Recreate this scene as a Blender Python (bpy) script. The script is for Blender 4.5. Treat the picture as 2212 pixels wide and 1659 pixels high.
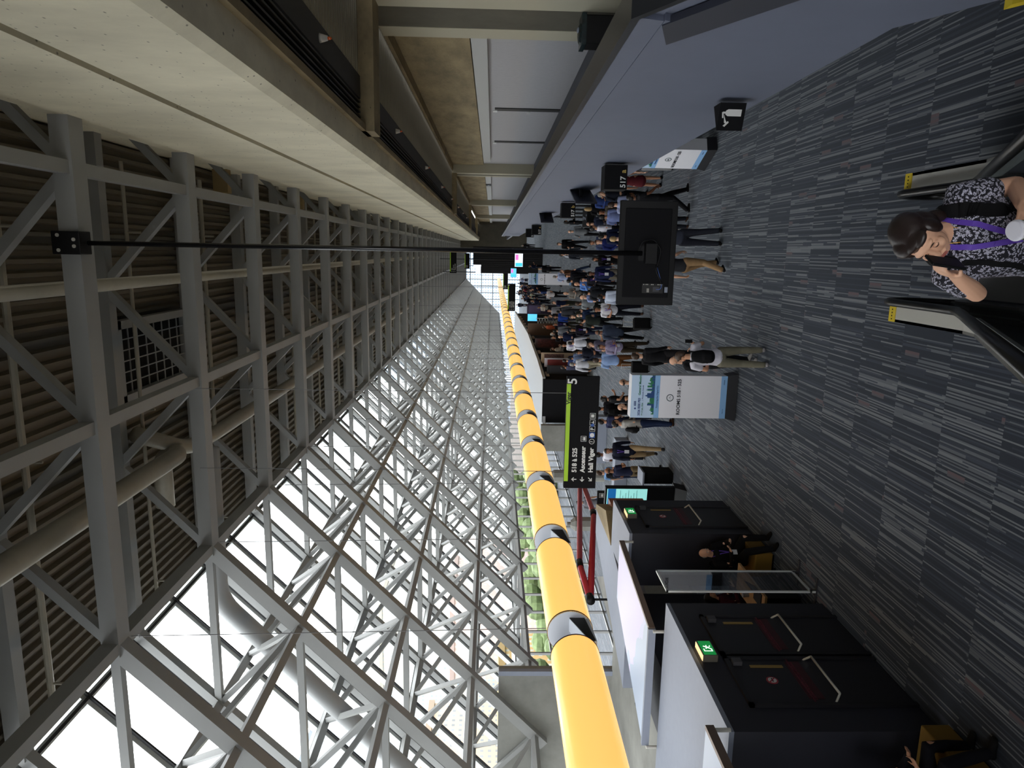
import bpy, bmesh, math, random
import numpy as np
from mathutils import Vector, Matrix
random.seed(7)
for o in list(bpy.data.objects): bpy.data.objects.remove(o, do_unlink=True)
SC = bpy.context.scene
COL = SC.collection
# ---------------------------------------------------------------- camera (eye 5.3 m above the hall floor, phone held sideways)
EYE = Vector((0, 0, 5.3))
F = 1500.0
yc = Vector((288, 41, F)).normalized()                 # hall axis seen from the upright phone
zc = Vector((.013, 1, -(288 * .013 + 41) / F)).normalized()
xc = yc.cross(zc); xc = xc if xc.x > 0 else -xc
zc = -(xc.cross(yc)).normalized()
R = Matrix((xc, yc, zc))                               # camera(right,up,fwd) -> world
rt, up, fw = R @ Vector((1, 0, 0)), R @ Vector((0, 1, 0)), R @ Vector((0, 0, 1))
cam = bpy.data.objects.new('camera', bpy.data.cameras.new('camera')); COL.objects.link(cam)
M = Matrix((-up, rt, -fw)).transposed().to_4x4(); M.translation = EYE
cam.matrix_world = M
cam.data.sensor_width = 36; cam.data.lens = 36 * F / 2212; cam.data.clip_start = .05; cam.data.clip_end = 900
SC.camera = cam
# ---------------------------------------------------------------- sky, sun-less bright overcast
W = bpy.data.worlds.new('world'); SC.world = W; W.use_nodes = True
nt = W.node_tree; nt.nodes.clear()
def N(nt, t, **k):
    n = nt.nodes.new(t)
    for a, b in k.items():
        if hasattr(n, a): setattr(n, a, b)
        else: n.inputs[a.replace('_', ' ')].default_value = b
    return n
tc = N(nt, 'ShaderNodeTexCoord'); no = N(nt, 'ShaderNodeTexNoise'); no.inputs['Scale'].default_value = 3.2; no.inputs['Detail'].default_value = 6
nt.links.new(tc.outputs['Generated'], no.inputs['Vector'])
cr = N(nt, 'ShaderNodeValToRGB'); cr.color_ramp.elements[0].position = .42; cr.color_ramp.elements[1].position = .58
cr.color_ramp.elements[0].color = (.105, .12, .14, 1); cr.color_ramp.elements[1].color = (1, 1, 1, 1)
nt.links.new(no.outputs['Fac'], cr.inputs['Fac'])
bg = N(nt, 'ShaderNodeBackground')
sxyz = N(nt, 'ShaderNodeSeparateXYZ'); nt.links.new(tc.outputs['Generated'], sxyz.inputs[0])
mrs = N(nt, 'ShaderNodeMapRange'); mrs.inputs[1].default_value = 0; mrs.inputs[2].default_value = .9; mrs.inputs[3].default_value = SKY_LOW = 5.8; mrs.inputs[4].default_value = SKY_HIGH = 7.6
nt.links.new(sxyz.outputs[2], mrs.inputs[0]); nt.links.new(mrs.outputs[0], bg.inputs['Strength'])
nt.links.new(cr.outputs['Color'], bg.inputs['Color'])
ow = N(nt, 'ShaderNodeOutputWorld'); nt.links.new(bg.outputs['Background'], ow.inputs['Surface'])
SC.view_settings.view_transform = 'Standard'; SC.view_settings.look = 'None'; SC.view_settings.gamma = 1
SC.view_settings.use_curve_mapping = False
SC.view_settings.exposure = EXPOSURE = 0.25
SC.cycles.max_bounces = 8; SC.cycles.diffuse_bounces = 5; SC.cycles.transparent_max_bounces = 16
SC.cycles.use_denoising = True
def lamp(name, kind, loc, energy, rgb=(1, 1, 1), size=1, sizey=None, rot=(0, 0, 0)):
    l = bpy.data.lights.new(name, kind); l.energy = energy; l.color = rgb
    if kind == 'AREA':
        l.size = size
        if sizey: l.shape = 'RECTANGLE'; l.size_y = sizey
    o = bpy.data.objects.new(name, l); o.location = loc; o.rotation_euler = rot; COL.objects.link(o); return o
# ---------------------------------------------------------------- materials
def lin(c): 
    c = c / 255.
    return c / 12.92 if c <= .04045 else ((c + .055) / 1.055) ** 2.4
def rgb(r, g, b): return (lin(r), lin(g), lin(b), 1)
MATS = {}
def mat(name, col, rough=.6, metal=0, noise=0, nscale=8, emis=None, estr=0, spec=.5, alpha=None, stretch=None, bump=0):
    if name in MATS: return MATS[name]
    m = bpy.data.materials.new(name); m.use_nodes = True; MATS[name] = m
    n = m.node_tree; b = n.nodes['Principled BSDF']
    c = rgb(*col)
    b.inputs['Base Color'].default_value = c; b.inputs['Roughness'].default_value = rough; b.inputs['Metallic'].default_value = metal
    b.inputs['Specular IOR Level'].default_value = spec
    m.diffuse_color = c
    if noise or bump:
        t = N(n, 'ShaderNodeTexCoord'); mp = N(n, 'ShaderNodeMapping'); nz = N(n, 'ShaderNodeTexNoise')
        mp.inputs['Scale'].default_value = stretch or (1, 1, 1)
        nz.inputs['Scale'].default_value = nscale; nz.inputs['Detail'].default_value = 5
        n.links.new(t.outputs['Object'], mp.inputs['Vector']); n.links.new(mp.outputs['Vector'], nz.inputs['Vector'])
        if noise:
            mr = N(n, 'ShaderNodeMapRange'); mr.inputs[1].default_value = .3; mr.inputs[2].default_value = .7
            mr.inputs[3].default_value = 1 - noise; mr.inputs[4].default_value = 1 + noise * .6
            vm = N(n, 'ShaderNodeVectorMath'); vm.operation = 'SCALE'; vm.inputs[0].default_value = c[:3]
            n.links.new(nz.outputs['Fac'], mr.inputs[0]); n.links.new(mr.outputs[0], vm.inputs['Scale']); n.links.new(vm.outputs[0], b.inputs['Base Color'])
        if bump:
            bp = N(n, 'ShaderNodeBump'); bp.inputs['Strength'].default_value = bump
            n.links.new(nz.outputs['Fac'], bp.inputs['Height']); n.links.new(bp.outputs[0], b.inputs['Normal'])
    if emis:
        b.inputs['Emission Color'].default_value = rgb(*emis); b.inputs['Emission Strength'].default_value = estr
    return m
STEEL = mat('painted_steel', (146, 147, 145), .45, noise=.05, nscale=2)
STEELD = mat('deck_steel', (104, 97, 83), .5, noise=.12, nscale=1.5)
ALU = mat('aluminium', (216, 220, 218), .4, .1)
GASKET = mat('gasket', (22, 22, 24), .6)
BLACK = mat('black_plastic', (12, 12, 14), .5, spec=.25)
BLACKM = mat('black_matte', (15, 15, 18), .8, spec=.2)
NAVY = mat('dark_blue_paint', (40, 41, 50), .6, noise=.04)
WHITE = mat('white_paint', (136, 143, 158), .6, noise=.03)
GREYW = mat('grey_blue_paint', (96, 102, 120), .6, noise=.04, nscale=3)
GREYD = mat('dark_grey_paint', (74, 76, 86), .6)
LIME = mat('lime_green', (170, 215, 40), .5)
TXT = mat('sign_white', (225, 225, 222), .5)
YEL = mat('safety_yellow', (205, 180, 40), .5)
STAIN = mat('stainless', (205, 203, 194), .35, .3)
RUBBER = mat('rubber', (10, 10, 11), .3)
WOOD = mat('birch', (190, 150, 100), .5, noise=.08, nscale=3, stretch=(1, 8, 1))
OCHRE = mat('ochre_fabric', (128, 96, 30), .8)
RED = mat('red_pipe', (170, 35, 48), .4)
PIPE = mat('pipe_paint', (158, 152, 136), .45, noise=.05)

def concrete(name, col, streak=(1, 1, 1), pores=True, amp=(.74, 1.1)):
    m = mat(name, col, .85); n = m.node_tree; b = n.nodes['Principled BSDF']
    t = N(n, 'ShaderNodeTexCoord'); mp = N(n, 'ShaderNodeMapping'); mp.inputs['Scale'].default_value = streak
    nz = N(n, 'ShaderNodeTexNoise'); nz.inputs['Scale'].default_value = 1.1; nz.inputs['Detail'].default_value = 8; nz.inputs['Roughness'].default_value = .65
    n.links.new(t.outputs['Object'], mp.inputs['Vector']); n.links.new(mp.outputs[0], nz.inputs['Vector'])
    mr = N(n, 'ShaderNodeMapRange'); mr.inputs[1].default_value = .3; mr.inputs[2].default_value = .7; mr.inputs[3].default_value, mr.inputs[4].default_value = amp
    n.links.new(nz.outputs['Fac'], mr.inputs[0])
    vm = N(n, 'ShaderNodeVectorMath'); vm.operation = 'SCALE'; vm.inputs[0].default_value = rgb(*col)[:3]
    if pores:
        vo = N(n, 'ShaderNodeTexVoronoi'); vo.inputs['Scale'].default_value = 8
        mp2 = N(n, 'ShaderNodeMapping'); mp2.inputs['Scale'].default_value = (1, .8, 1.6)
        n.links.new(t.outputs['Object'], mp2.inputs['Vector']); n.links.new(mp2.outputs[0], vo.inputs['Vector'])
        m2 = N(n, 'ShaderNodeMapRange'); m2.inputs[1].default_value = .06; m2.inputs[2].default_value = .13; m2.inputs[3].default_value = .35; m2.inputs[4].default_value = 1
        n.links.new(vo.outputs['Distance'], m2.inputs[0])
        mu = N(n, 'ShaderNodeMath'); mu.operation = 'MULTIPLY'; n.links.new(mr.outputs[0], mu.inputs[0]); n.links.new(m2.outputs[0], mu.inputs[1])
        n.links.new(mu.outputs[0], vm.inputs['Scale'])
    else: n.links.new(mr.outputs[0], vm.inputs['Scale'])
    n.links.new(vm.outputs[0], b.inputs['Base Color']); return m
CONC = concrete('board_concrete', (218, 212, 188), (1, .6, .35))
CONCB = concrete('brown_concrete', (144, 129, 98), (1, .5, 1.4), amp=(.5, 1.25))
CONCG = concrete('grey_concrete', (140, 140, 134), (1, 1, 1), False)
CONCD = concrete('dark_concrete', (84, 80, 68), (1, 1, 1), False)

def carpet():
    m = mat('striped_carpet', (40, 42, 50), .9, spec=.15); n = m.node_tree; b = n.nodes['Principled BSDF']; L = n.links; b.inputs['Sheen Weight'].default_value = .35; b.inputs['Sheen Roughness'].default_value = .4; b.inputs['Sheen Tint'].default_value = (.8, .9, 1, 1)
    t = N(n, 'ShaderNodeTexCoord'); sp = N(n, 'ShaderNodeSeparateXYZ'); L.new(t.outputs['Object'], sp.inputs[0])
    def ma(op, a, bb=None, c=None):
        q = N(n, 'ShaderNodeMath'); q.operation = op
        for i, v in enumerate((a, bb, c)):
            if v is None: continue
            if isinstance(v, (int, float)): q.inputs[i].default_value = v
            else: L.new(v, q.inputs[i])
        return q.outputs[0]
    def wn(*v):
        cb = N(n, 'ShaderNodeCombineXYZ')
        for i, x in enumerate(v):
            if isinstance(x, (int, float)): cb.inputs[i].default_value = x
            else: L.new(x, cb.inputs[i])
        q = N(n, 'ShaderNodeTexWhiteNoise'); L.new(cb.outputs[0], q.inputs['Vector']); return q.outputs['Value']
    X, Y = sp.outputs[0], sp.outputs[1]
    row = ma('FLOOR', ma('DIVIDE', ma('SUBTRACT', Y, .03), .97))
    xs = ma('ADD', X, ma('MULTIPLY', wn(row, 3.3), 5.0))
    f1 = ma('FLOOR', ma('MULTIPLY', xs, 56.0)); f2 = ma('FLOOR', ma('MULTIPLY', xs, 27.0)); f3 = ma('FLOOR', ma('MULTIPLY', xs, 9.0))
    seg = ma('FLOOR', ma('DIVIDE', ma('ADD', Y, ma('MULTIPLY', wn(f2, 7.1), 2.0)), .42))
    v = ma('ADD', ma('MULTIPLY', wn(f1, row, 1.0), .78), ma('ADD', ma('MULTIPLY', wn(f2, seg, 2.0), .12), ma('MULTIPLY', wn(f3, row, 5.0), .10)))
    cr = N(n, 'ShaderNodeValToRGB'); L.new(v, cr.inputs[0]); e = cr.color_ramp; e.interpolation = 'CONSTANT'
    e.elements[0].position = 0; e.elements[0].color = rgb(45, 49, 57)
    e.elements[1].position = .44; e.elements[1].color = rgb(53, 57, 66)
    for p, c in ((.56, (92, 96, 101)), (.64, (60, 64, 74)), (.73, (112, 115, 118)), (.84, (96, 99, 104))):
        q = e.elements.new(p); q.color = rgb(*c)
    tx = ma('FLOOR', ma('MULTIPLY', xs, 15.0)); ty = ma('FLOOR', ma('DIVIDE', ma('ADD', Y, ma('MULTIPLY', wn(tx, 9.0), 3.0)), .3))
    pk = ma('GREATER_THAN', wn(tx, ty, 8.0), .985)
    fx = ma('FRACT', ma('MULTIPLY', xs, 15.0)); pk2 = ma('GREATER_THAN', fx, .45)
    mx = N(n, 'ShaderNodeMix'); mx.data_type = 'RGBA'; mx.inputs[6].default_value = rgb(87, 84, 88); mx.inputs[7].default_value = rgb(97, 81, 83); L.new(pk2, mx.inputs[0])
    m3 = N(n, 'ShaderNodeMix'); m3.data_type = 'RGBA'; L.new(pk, m3.inputs[0]); L.new(cr.outputs[0], m3.inputs[6]); L.new(mx.outputs[2], m3.inputs[7])
    L.new(m3.outputs[2], b.inputs['Base Color']); return m
CARPET = carpet()

def glassmat(name, tint=(.93, .96, .97), refl=.05):
    m = bpy.data.materials.new(name); m.use_nodes = True; n = m.node_tree; n.nodes.clear()
    tr = N(n, 'ShaderNodeBsdfTransparent'); tr.inputs[0].default_value = (*tint, 1)
    gl = N(n, 'ShaderNodeBsdfGlossy'); gl.inputs['Roughness'].default_value = .03
    mx = N(n, 'ShaderNodeMixShader'); mx.inputs[0].default_value = refl
    o = N(n, 'ShaderNodeOutputMaterial'); n.links.new(tr.outputs[0], mx.inputs[1]); n.links.new(gl.outputs[0], mx.inputs[2]); n.links.new(mx.outputs[0], o.inputs[0])
    return m
GLASS = glassmat('window_glass'); DKGLASS = glassmat('escalator_glass', (.72, .75, .77), .12)
FROST = glassmat('smoked_acrylic', (.55, .58, .62), .22)
def lampmat(name, col, s):
    m = bpy.data.materials.new(name); m.use_nodes = True; b = m.node_tree.nodes['Principled BSDF']
    b.inputs['Base Color'].default_value = rgb(*col); b.inputs['Emission Color'].default_value = rgb(*col); b.inputs['Emission Strength'].default_value = s; b.inputs['Roughness'].default_value = .25
    return m
TUBE = lampmat('glowing_tube', (255, 200, 108), .82)
SCREEN = lampmat('screen_cyan', (150, 220, 215), .7)
SCREENB = lampmat('screen_blue', (90, 190, 235), 1.0)
SCREENW = lampmat('screen_white', (235, 240, 250), 1.0)
EXITG = lampmat('exit_green', (20, 130, 60), .7); EXITW = lampmat('exit_white', (230, 250, 235), 1.0); WARMW = lampmat('warm_glow', (255, 225, 170), .8)

# ---------------------------------------------------------------- mesh helpers
class MB:
    def __init__(s): s.v = []; s.f = []; s.mi = []; s.mats = []; s.cur = 0
    def mat(s, m):
        if m not in s.mats: s.mats.append(m)
        s.cur = s.mats.index(m); return s
    def add(s, vs, fs):
        o = len(s.v); s.v += [tuple(v) for v in vs]; s.f += [tuple(i + o for i in f) for f in fs]; s.mi += [s.cur] * len(fs); return s
    def box(s, a, b):
        x0, y0, z0 = a; x1, y1, z1 = b
        return s.add([(x0, y0, z0), (x1, y0, z0), (x1, y1, z0), (x0, y1, z0), (x0, y0, z1), (x1, y0, z1), (x1, y1, z1), (x0, y1, z1)],
                     [(0, 3, 2, 1), (4, 5, 6, 7), (0, 1, 5, 4), (1, 2, 6, 5), (2, 3, 7, 6), (3, 0, 4, 7)])
    def quadprism(s, poly, z0, z1):
        n = len(poly)
        return s.add([(p[0], p[1], z0) for p in poly] + [(p[0], p[1], z1) for p in poly],
                     [tuple(reversed(range(n))), tuple(range(n, 2 * n))] + [(i, (i + 1) % n, n + (i + 1) % n, n + i) for i in range(n)])
    def prism(s, poly, d):   # poly: 3d points, d: extrude vector
        n = len(poly); d = Vector(d)
        return s.add([Vector(p) for p in poly] + [Vector(p) + d for p in poly],
                     [tuple(reversed(range(n))), tuple(range(n, 2 * n))] + [(i, (i + 1) % n, n + (i + 1) % n, n + i) for i in range(n)])
    def bar(s, p, q, w, h=None, upv=(0, 0, 1)):
        p, q = Vector(p), Vector(q); h = h or w; d = (q - p).normalized(); u = Vector(upv)
        if abs(d.dot(u)) > .98: u = Vector((0, 1, 0))
        a = d.cross(u).normalized() * w / 2; b = a.cross(d).normalized() * h / 2
        return s.add([p - a - b, p + a - b, p + a + b, p - a + b, q - a - b, q + a - b, q + a + b, q - a + b],
                     [(0, 3, 2, 1), (4, 5, 6, 7), (0, 1, 5, 4), (1, 2, 6, 5), (2, 3, 7, 6), (3, 0, 4, 7)])
    def tube(s, pts, r, n=12, caps=True):
        pts = [Vector(p) for p in pts]; rs = r if isinstance(r, (list, tuple)) else [r] * len(pts)
        base = len(s.v); vs = []; fs = []; side = None
        for i, p in enumerate(pts):
            d = (pts[min(i + 1, len(pts) - 1)] - pts[max(i - 1, 0)]).normalized()
            if side is None: side = d.orthogonal().normalized()
            else: side = (side - d * side.dot(d)).normalized()
            up2 = d.cross(side)
            for k in range(n):
                a = 2 * math.pi * k / n; vs.append(p + (side * math.cos(a) + up2 * math.sin(a)) * rs[i])
        for i in range(len(pts) - 1):
            for k in range(n): fs.append((i * n + k, i * n + (k + 1) % n, (i + 1) * n + (k + 1) % n, (i + 1) * n + k))
        if caps: fs.append(tuple(reversed(range(n)))); fs.append(tuple(range((len(pts) - 1) * n, len(pts) * n)))
        return s.add(vs, fs)
    def ell(s, c, r, n=12, m=8, rot=None):
        vs = [(0, 0, -1)]; fs = []
        for i in range(1, m):
            t = math.pi * i / m - math.pi / 2
            for k in range(n):
                a = 2 * math.pi * k / n; vs.append((math.cos(t) * math.cos(a), math.cos(t) * math.sin(a), math.sin(t)))
        vs.append((0, 0, 1)); L = len(vs) - 1
        for k in range(n): fs.append((0, 1 + (k + 1) % n, 1 + k)); fs.append((L, L - n + k, L - n + (k + 1) % n))
        for i in range(m - 2):
            for k in range(n): fs.append((1 + i * n + k, 1 + i * n + (k + 1) % n, 1 + (i + 1) * n + (k + 1) % n, 1 + (i + 1) * n + k))
        out = []
        for v in vs:
            q = Vector((v[0] * r[0], v[1] * r[1], v[2] * r[2]))
            if rot: q = rot @ q
            out.append(q + Vector(c))
        return s.add(out, fs)
    def mesh(s, name):
        me = bpy.data.meshes.new(name); me.from_pydata(s.v, [], s.f); me.update()
        for m in s.mats: me.materials.append(m)
        if len(s.mats) > 1: me.polygons.foreach_set('material_index', s.mi)
        return me
    def build(s, name, m=None, parent=None, smooth=False, bevel=0):
        me = s.mesh(name)
        if m: 
            me.materials.clear(); me.materials.append(m)
        if smooth: me.shade_smooth()
        return link(name, me, parent, bevel)
def link(name, data, parent=None, bevel=0):
    o = bpy.data.objects.new(name, data); COL.objects.link(o)
    if parent: o.parent = parent
    if bevel:
        b = o.modifiers.new('bevel', 'BEVEL'); b.width = bevel; b.segments = 2; b.limit_method = 'ANGLE'
    return o
def empty(name, loc=(0, 0, 0), rz=0):
    o = bpy.data.objects.new(name, None); o.location = loc; o.rotation_euler = (0, 0, rz); COL.objects.link(o); return o
def tag(o, label=None, cat=None, group=None, kind=None):
    if label: o['label'] = label
    if cat: o['category'] = cat
    if group: o['group'] = group
    if kind: o['kind'] = kind
    return o
def struct(mb, name, m=None, parent=None, **k):
    o = mb.build(name, m, parent, **k)
    if not parent: o['kind'] = 'structure'
    return o
def text(s, size, loc, rot, m, name, parent=None, bold=0, align='LEFT', depth=.002):
    c = bpy.data.curves.new(name, 'FONT'); c.body = s; c.size = size; c.extrude = depth; c.offset = bold; c.align_x = align; c.resolution_u = 3
    t = bpy.data.objects.new(name, c); COL.objects.link(t)
    dg = bpy.context.evaluated_depsgraph_get(); me = bpy.data.meshes.new_from_object(t.evaluated_get(dg))
    bpy.data.objects.remove(t, do_unlink=True)
    me.materials.clear(); me.materials.append(m)
    o = link(name, me, parent); o.location = loc; o.rotation_euler = rot; return o
def copy_tree(o, parent=None):
    c = o.copy(); COL.objects.link(c)
    if parent: c.parent = parent
    for ch in list(o.children): copy_tree(ch, c)
    return c
FACE = (math.pi / 2, 0, 0)        # text standing up and facing the camera (-Y)
ORD = ['nearest', 'second', 'third', 'fourth', 'fifth', 'sixth', 'seventh', 'eighth', 'ninth', 'tenth', 'eleventh', 'twelfth', 'thirteenth', 'fourteenth', 'fifteenth', 'sixteenth', 'seventeenth', 'eighteenth', 'nineteenth', 'twentieth']
# ================================================================ structure
PITCH = 3.26; Y0 = 9.0; NB = 40; YEND = Y0 + 39.6 * PITCH      # bays of the roof frame, end of the hall
def yb(n): return Y0 + n * PITCH
b = MB().box((-26, -9, -.3), (4.5, YEND, 0)); fl = struct(b, 'floor', CARPET)
# street level ground outside
struct(MB().box((-400, -150, -9.2), (300, 500, -9)), 'ground', mat('street_ground', (74, 68, 62), .9, noise=.3, nscale=.05))
# corrugated deck (one long ribbed sheet resting on the top chords)
dk = MB(); per = .20; x = 4.35; prof = []
while x > -7.2:
    prof += [(x, 12.16), (x - .06, 12.16), (x - .08, 12.25), (x - .17, 12.25)]; x -= per
prof = [(a, z) for a, z in prof] + [(-7.25, 12.25)]
ys = [-6 + i * 6.5 for i in range(25)]; ys[-1] = YEND + .4
vs = []; fs = []
for y in (-9, YEND): vs += [(a, y, z) for a, z in prof]
n = len(prof); fs = [(i, i + 1, n + i + 1, n + i) for i in range(n - 1)]
dk.add(vs, fs); vs2 = [(a, y, z + .3) for y in (-9, YEND) for a, z in ((4.5, 12.1), (-7.4, 12.1))]
dk.add(vs2, [(0, 2, 3, 1)])
deck = struct(dk, 'ceiling', STEELD)
seams = MB()
for y in range(1, 22): seams.box((-7.1, -4 + y * 6.52 - .02, 12.10), (4.3, -4 + y * 6.52 + .02, 12.15))
seams.build('deck_flashing', STEELD, deck)
# concrete upper wall beam on the right, groove at mid height
g = MB(); X0 = 1.5
sec = [(X0 + .07, 7.5), (X0, 7.6), (X0, 8.76), (X0 + .28, 8.78), (X0 + .28, 8.86), (X0, 8.88), (X0, 10.62), (X0 + .3, 10.62), (X0 + .3, 12.4), (X0 + .6, 12.4), (X0 + .6, 10.2), (X0 + .5, 7.5)]
g.prism([(a, -9, z) for a, z in sec], (0, YEND + 9, 0)); struct(g, 'wall_upper_right', CONC)
# soffit above the gallery: plain strip, dark slotted vents, dark panel, ribbed mesh
s = MB(); s.mat(CONCB).box((1.9, -6, 7.42), (2.0, YEND, 7.6)); s.mat(mat('soffit_void', (10, 10, 11), .8)).box((2.0, -6, 7.62), (2.4, YEND, 7.66))
s.mat(mat('vent_slat', (34, 33, 33), .5))
for i in range(5): s.box((2.02 + i * .08, -6, 7.5), (2.045 + i * .08, YEND, 7.6))
s.mat(mat('soffit_black', (34, 33, 34), .6)).box((2.4, -6, 7.5), (2.75, YEND, 7.6))
s.mat(CONCB).box((4.15, -6, 7.45), (4.5, YEND, 7.6))
s.mat(mat('mesh_backing', (96, 90, 78), .8)).box((2.75, -6, 7.72), (4.15, YEND, 7.76))
struct(s, 'ceiling_gallery')
s = MB().mat(mat('mesh_rib', (120, 114, 100), .4))
y = -4.
while y < 70: s.box((2.75, y, 7.52), (4.15, y + .035, 7.56)); y += .16
struct(s, 'trim_1')
s = MB()
for yy in (13.2, 39.3, 65.4, 91.5, 117.6): s.box((1.9, yy - 1.1, 7.28), (4.5, yy - .5, 7.62))
struct(s, 'trim_2', CONCB)
# gallery floor, parapet (grey-blue wall hanging over the lower hall), stair side coming down to the camera
struct(MB().box((1.75, 3.0, 2.95), (4.5, 112, 3.2)), 'floor_gallery', GREYD)
par = MB()
par.prism([(1.65, 5.4, 2.4), (1.65, 80, 2.4), (1.65, 80, 4.3), (1.65, 5.2, 4.3), (1.65, 1.0, 1.9), (1.65, 1.0, -.1)], (.14, 0, 0))
struct(par, 'wall_right', GREYW)
lip = MB(); lip.prism([(1.60, 5.2, 4.12), (1.60, 80, 4.12), (1.60, 80, 3.98), (1.60, 5.3, 3.98)], (.05, 0, 0))
lip.prism([(1.61, 5.3, 3.98), (1.61, 80, 3.98), (1.61, 80, 4.3), (1.61, 5.2, 4.3)], (.04, 0, 0))
struct(lip, 'trim_3', GREYW)
cap = MB(); cap.prism([(1.6, 5.2, 4.3), (1.6, 80, 4.3), (1.6, 80, 4.36), (1.6, 5.2, 4.36), (1.6, 1.0, 1.96), (1.6, 1.0, 1.9)], (.26, 0, 0))
struct(cap, 'trim_4', mat('rail_metal', (70, 72, 76), .3, .6))
struct(MB().prism([(1.59, 5.30, 4.12), (1.59, 5.75, 3.98), (1.59, 2.6, 2.15), (1.59, 2.6, 2.57)], (.05, 0, 0)), 'trim_5', mat('slate_panel', (46, 49, 60), .6))
struct(MB().prism([(1.58, 4.75, 2.04), (1.58, 1.2, -.01), (1.58, 1.2, .06), (1.58, 4.65, 2.06)], (.1, 0, 0)), 'trim_6', YEL)
# gallery back wall, header box, concrete band, piers
struct(MB().box((4.5, -6, -.3), (4.8, 112, 5.84)), 'wall_gallery', mat('gallery_wall', (160, 160, 164), .6, noise=.04))
struct(MB().box((4.42, -6, 5.86), (4.8, YEND, 7.7)), 'wall_gallery_upper', CONCB)
hb = MB(); pb = MB()
for i, yy in enumerate((-12.9, 13.2, 39.3, 65.4, 91.5)):
    hb.box((4.3, yy + .9, 5.48), (4.52, yy + 22.6, 5.82))
    pb.box((4.1, yy - .5, 3.2), (4.5, yy + .9, 7.5))
struct(hb, 'trim_7', mat('header_box', (165, 167, 166), .5)); struct(pb, 'pillar_gallery', CONCD)
pc = MB()
for yy in (13.2, 39.3, 65.4, 91.5): pc.box((4.0, yy - 1.2, 3.2), (4.5, yy - .5, 7.5)); pc.box((4.09, yy + .9, 3.2), (4.5, yy + 1.5, 7.5))
struct(pc, 'pillar_gallery_face', mat('pale_concrete', (170, 165, 145), .8))
dd = MB().mat(mat('door_slit', (14, 15, 18), .6))
for y in (23.5, 30.3): dd.box((4.47, y, 3.2), (4.5, y + .38, 5.3))
dd.mat(ALU)
for y in (23.4, 30.2): dd.box((4.44, y + .35, 5.22), (4.5, y + .55, 5.36)); dd.box((4.42, y + .5, 4.15), (4.5, y + .56, 4.25))
dr = struct(dd, 'door_1')
struct(MB().box((-5.2, -9, 3.35), (4.5, -.75, 3.66)), 'floor_upper', GREYD)
# ---- ground floor rooms under the gallery
struct(MB().box((4.2, 12, 0), (4.48, 112, 2.95)), 'wall_rooms', NAVY)
# ---- end of the hall: pale glazed wall with a tower outside, dark drapes in front
ew = MB()
for i in range(9): ew.box((-9.5 + i * 1.3, YEND - .2, 0), (-9.38 + i * 1.3, YEND, 12.2))
for z in (3.0, 5.2, 7.4, 9.6, 11.8): ew.box((-12, YEND - .22, z), (4.5, YEND, z + .14))
we = struct(ew, 'window_2', STEEL)
pane = MB().add([(-16, YEND + .02, 0), (4.5, YEND + .02, 0), (4.5, YEND + .02, 12.3), (-7.2, YEND + .02, 12.3), (-16, YEND + .02, 3.3)], [(0, 1, 2, 3, 4)]).build('window_pane', GLASS, we)
struct(MB().box((.4, 112, 0), (4.8, YEND, 12.3)), 'wall_far', CONCD)
# ---- left side: slanted glass wall
OX = [-7.2] + [-8.75 - 1.62 * k for k in range(5)]; OZ = [12.05] + [10.5 - 1.6 * k for k in range(5)]
def outer(t):   # t along slope from top edge (0) in metres of x; returns point on glass plane
    return (-7.35 - t, 12.25 - t * .988)
gl = MB(); tmax = 8.6
gl.add([(outer(0)[0], 3, outer(0)[1]), (outer(0)[0], YEND, outer(0)[1]), (outer(tmax)[0], YEND, outer(tmax)[1]), (outer(tmax)[0], 3, outer(tmax)[1])], [(0, 1, 2, 3)])
win = struct(gl, 'window_1', GLASS)
k = 0; y = Y0 - 6 * PITCH / 2
while y < YEND:
    if y < 3: y += PITCH / 2; continue
    m = MB(); p, q = outer(-.1), outer(tmax)
    m.mat(ALU).bar((p[0], y, p[1]), (q[0], y, q[1]), .14, .16, (1, 0, 1)); m.mat(GASKET).bar((p[0] + .09, y, p[1] - .09), (q[0] + .09, y, q[1] - .09), .05, .04, (1, 0, 1))
    m.mat(GASKET).bar((p[0] - .02, y + .09, p[1] + .02), (q[0] - .02, y + .09, q[1] + .02), .04, .1, (1, 0, 1))
    m.build('mullion', None, win); y += PITCH / 2
for t in (.2, 1.6, 3.22, 4.84, 6.46, 8.08):
    m = MB(); p = outer(t); m.mat(ALU).bar((p[0], 3, p[1]), (p[0], YEND, p[1]), .16, .12, (1, 0, 1)); m.mat(GASKET).bar((p[0] + .08, 3, p[1] - .08), (p[0] + .08, YEND, p[1] - .08), .05, .05, (1, 0, 1))
    m.build('transom', None, win)
# low vertical glazing below the slope down to the mezzanine
lw = MB().mat(STEEL)
for i in range(-2, 80):
    y = Y0 + i * PITCH / 2; lw.box((-15.9, y - .04, -.3), (-15.8, y + .04, 3.9))
for z in (.1, 1.4, 2.7, 3.8): lw.box((-15.9, -6, z), (-15.8, YEND, z + .08))
struct(lw, 'window_3')
struct(MB().box((-26, -9.3, 11), (4.8, -9, 12.5)), 'wall_back', GREYW)  # unseen hall end; opening beneath shaped and set close for more front light
struct(MB().box((-26, -9.3, -.3), (4.8, -9, 3.4)), 'wall_light_blocker', GREYW)  # unseen wall, added to block light reaching the near floor under the slab
struct(MB().box((4.5, -9, -.3), (4.8, -6, 12.5)), 'wall_back_side', GREYW)
p_, q_ = outer(0), outer(tmax); struct(MB().prism([(p_[0], -9, p_[1]), (q_[0], -9, q_[1]), (q_[0], 3, q_[1]), (p_[0], 3, p_[1])], (0, 0, .2)), 'ceiling_light_blocker', STEELD)  # unseen opaque stretch of the slope, added to dim the near floor
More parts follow.
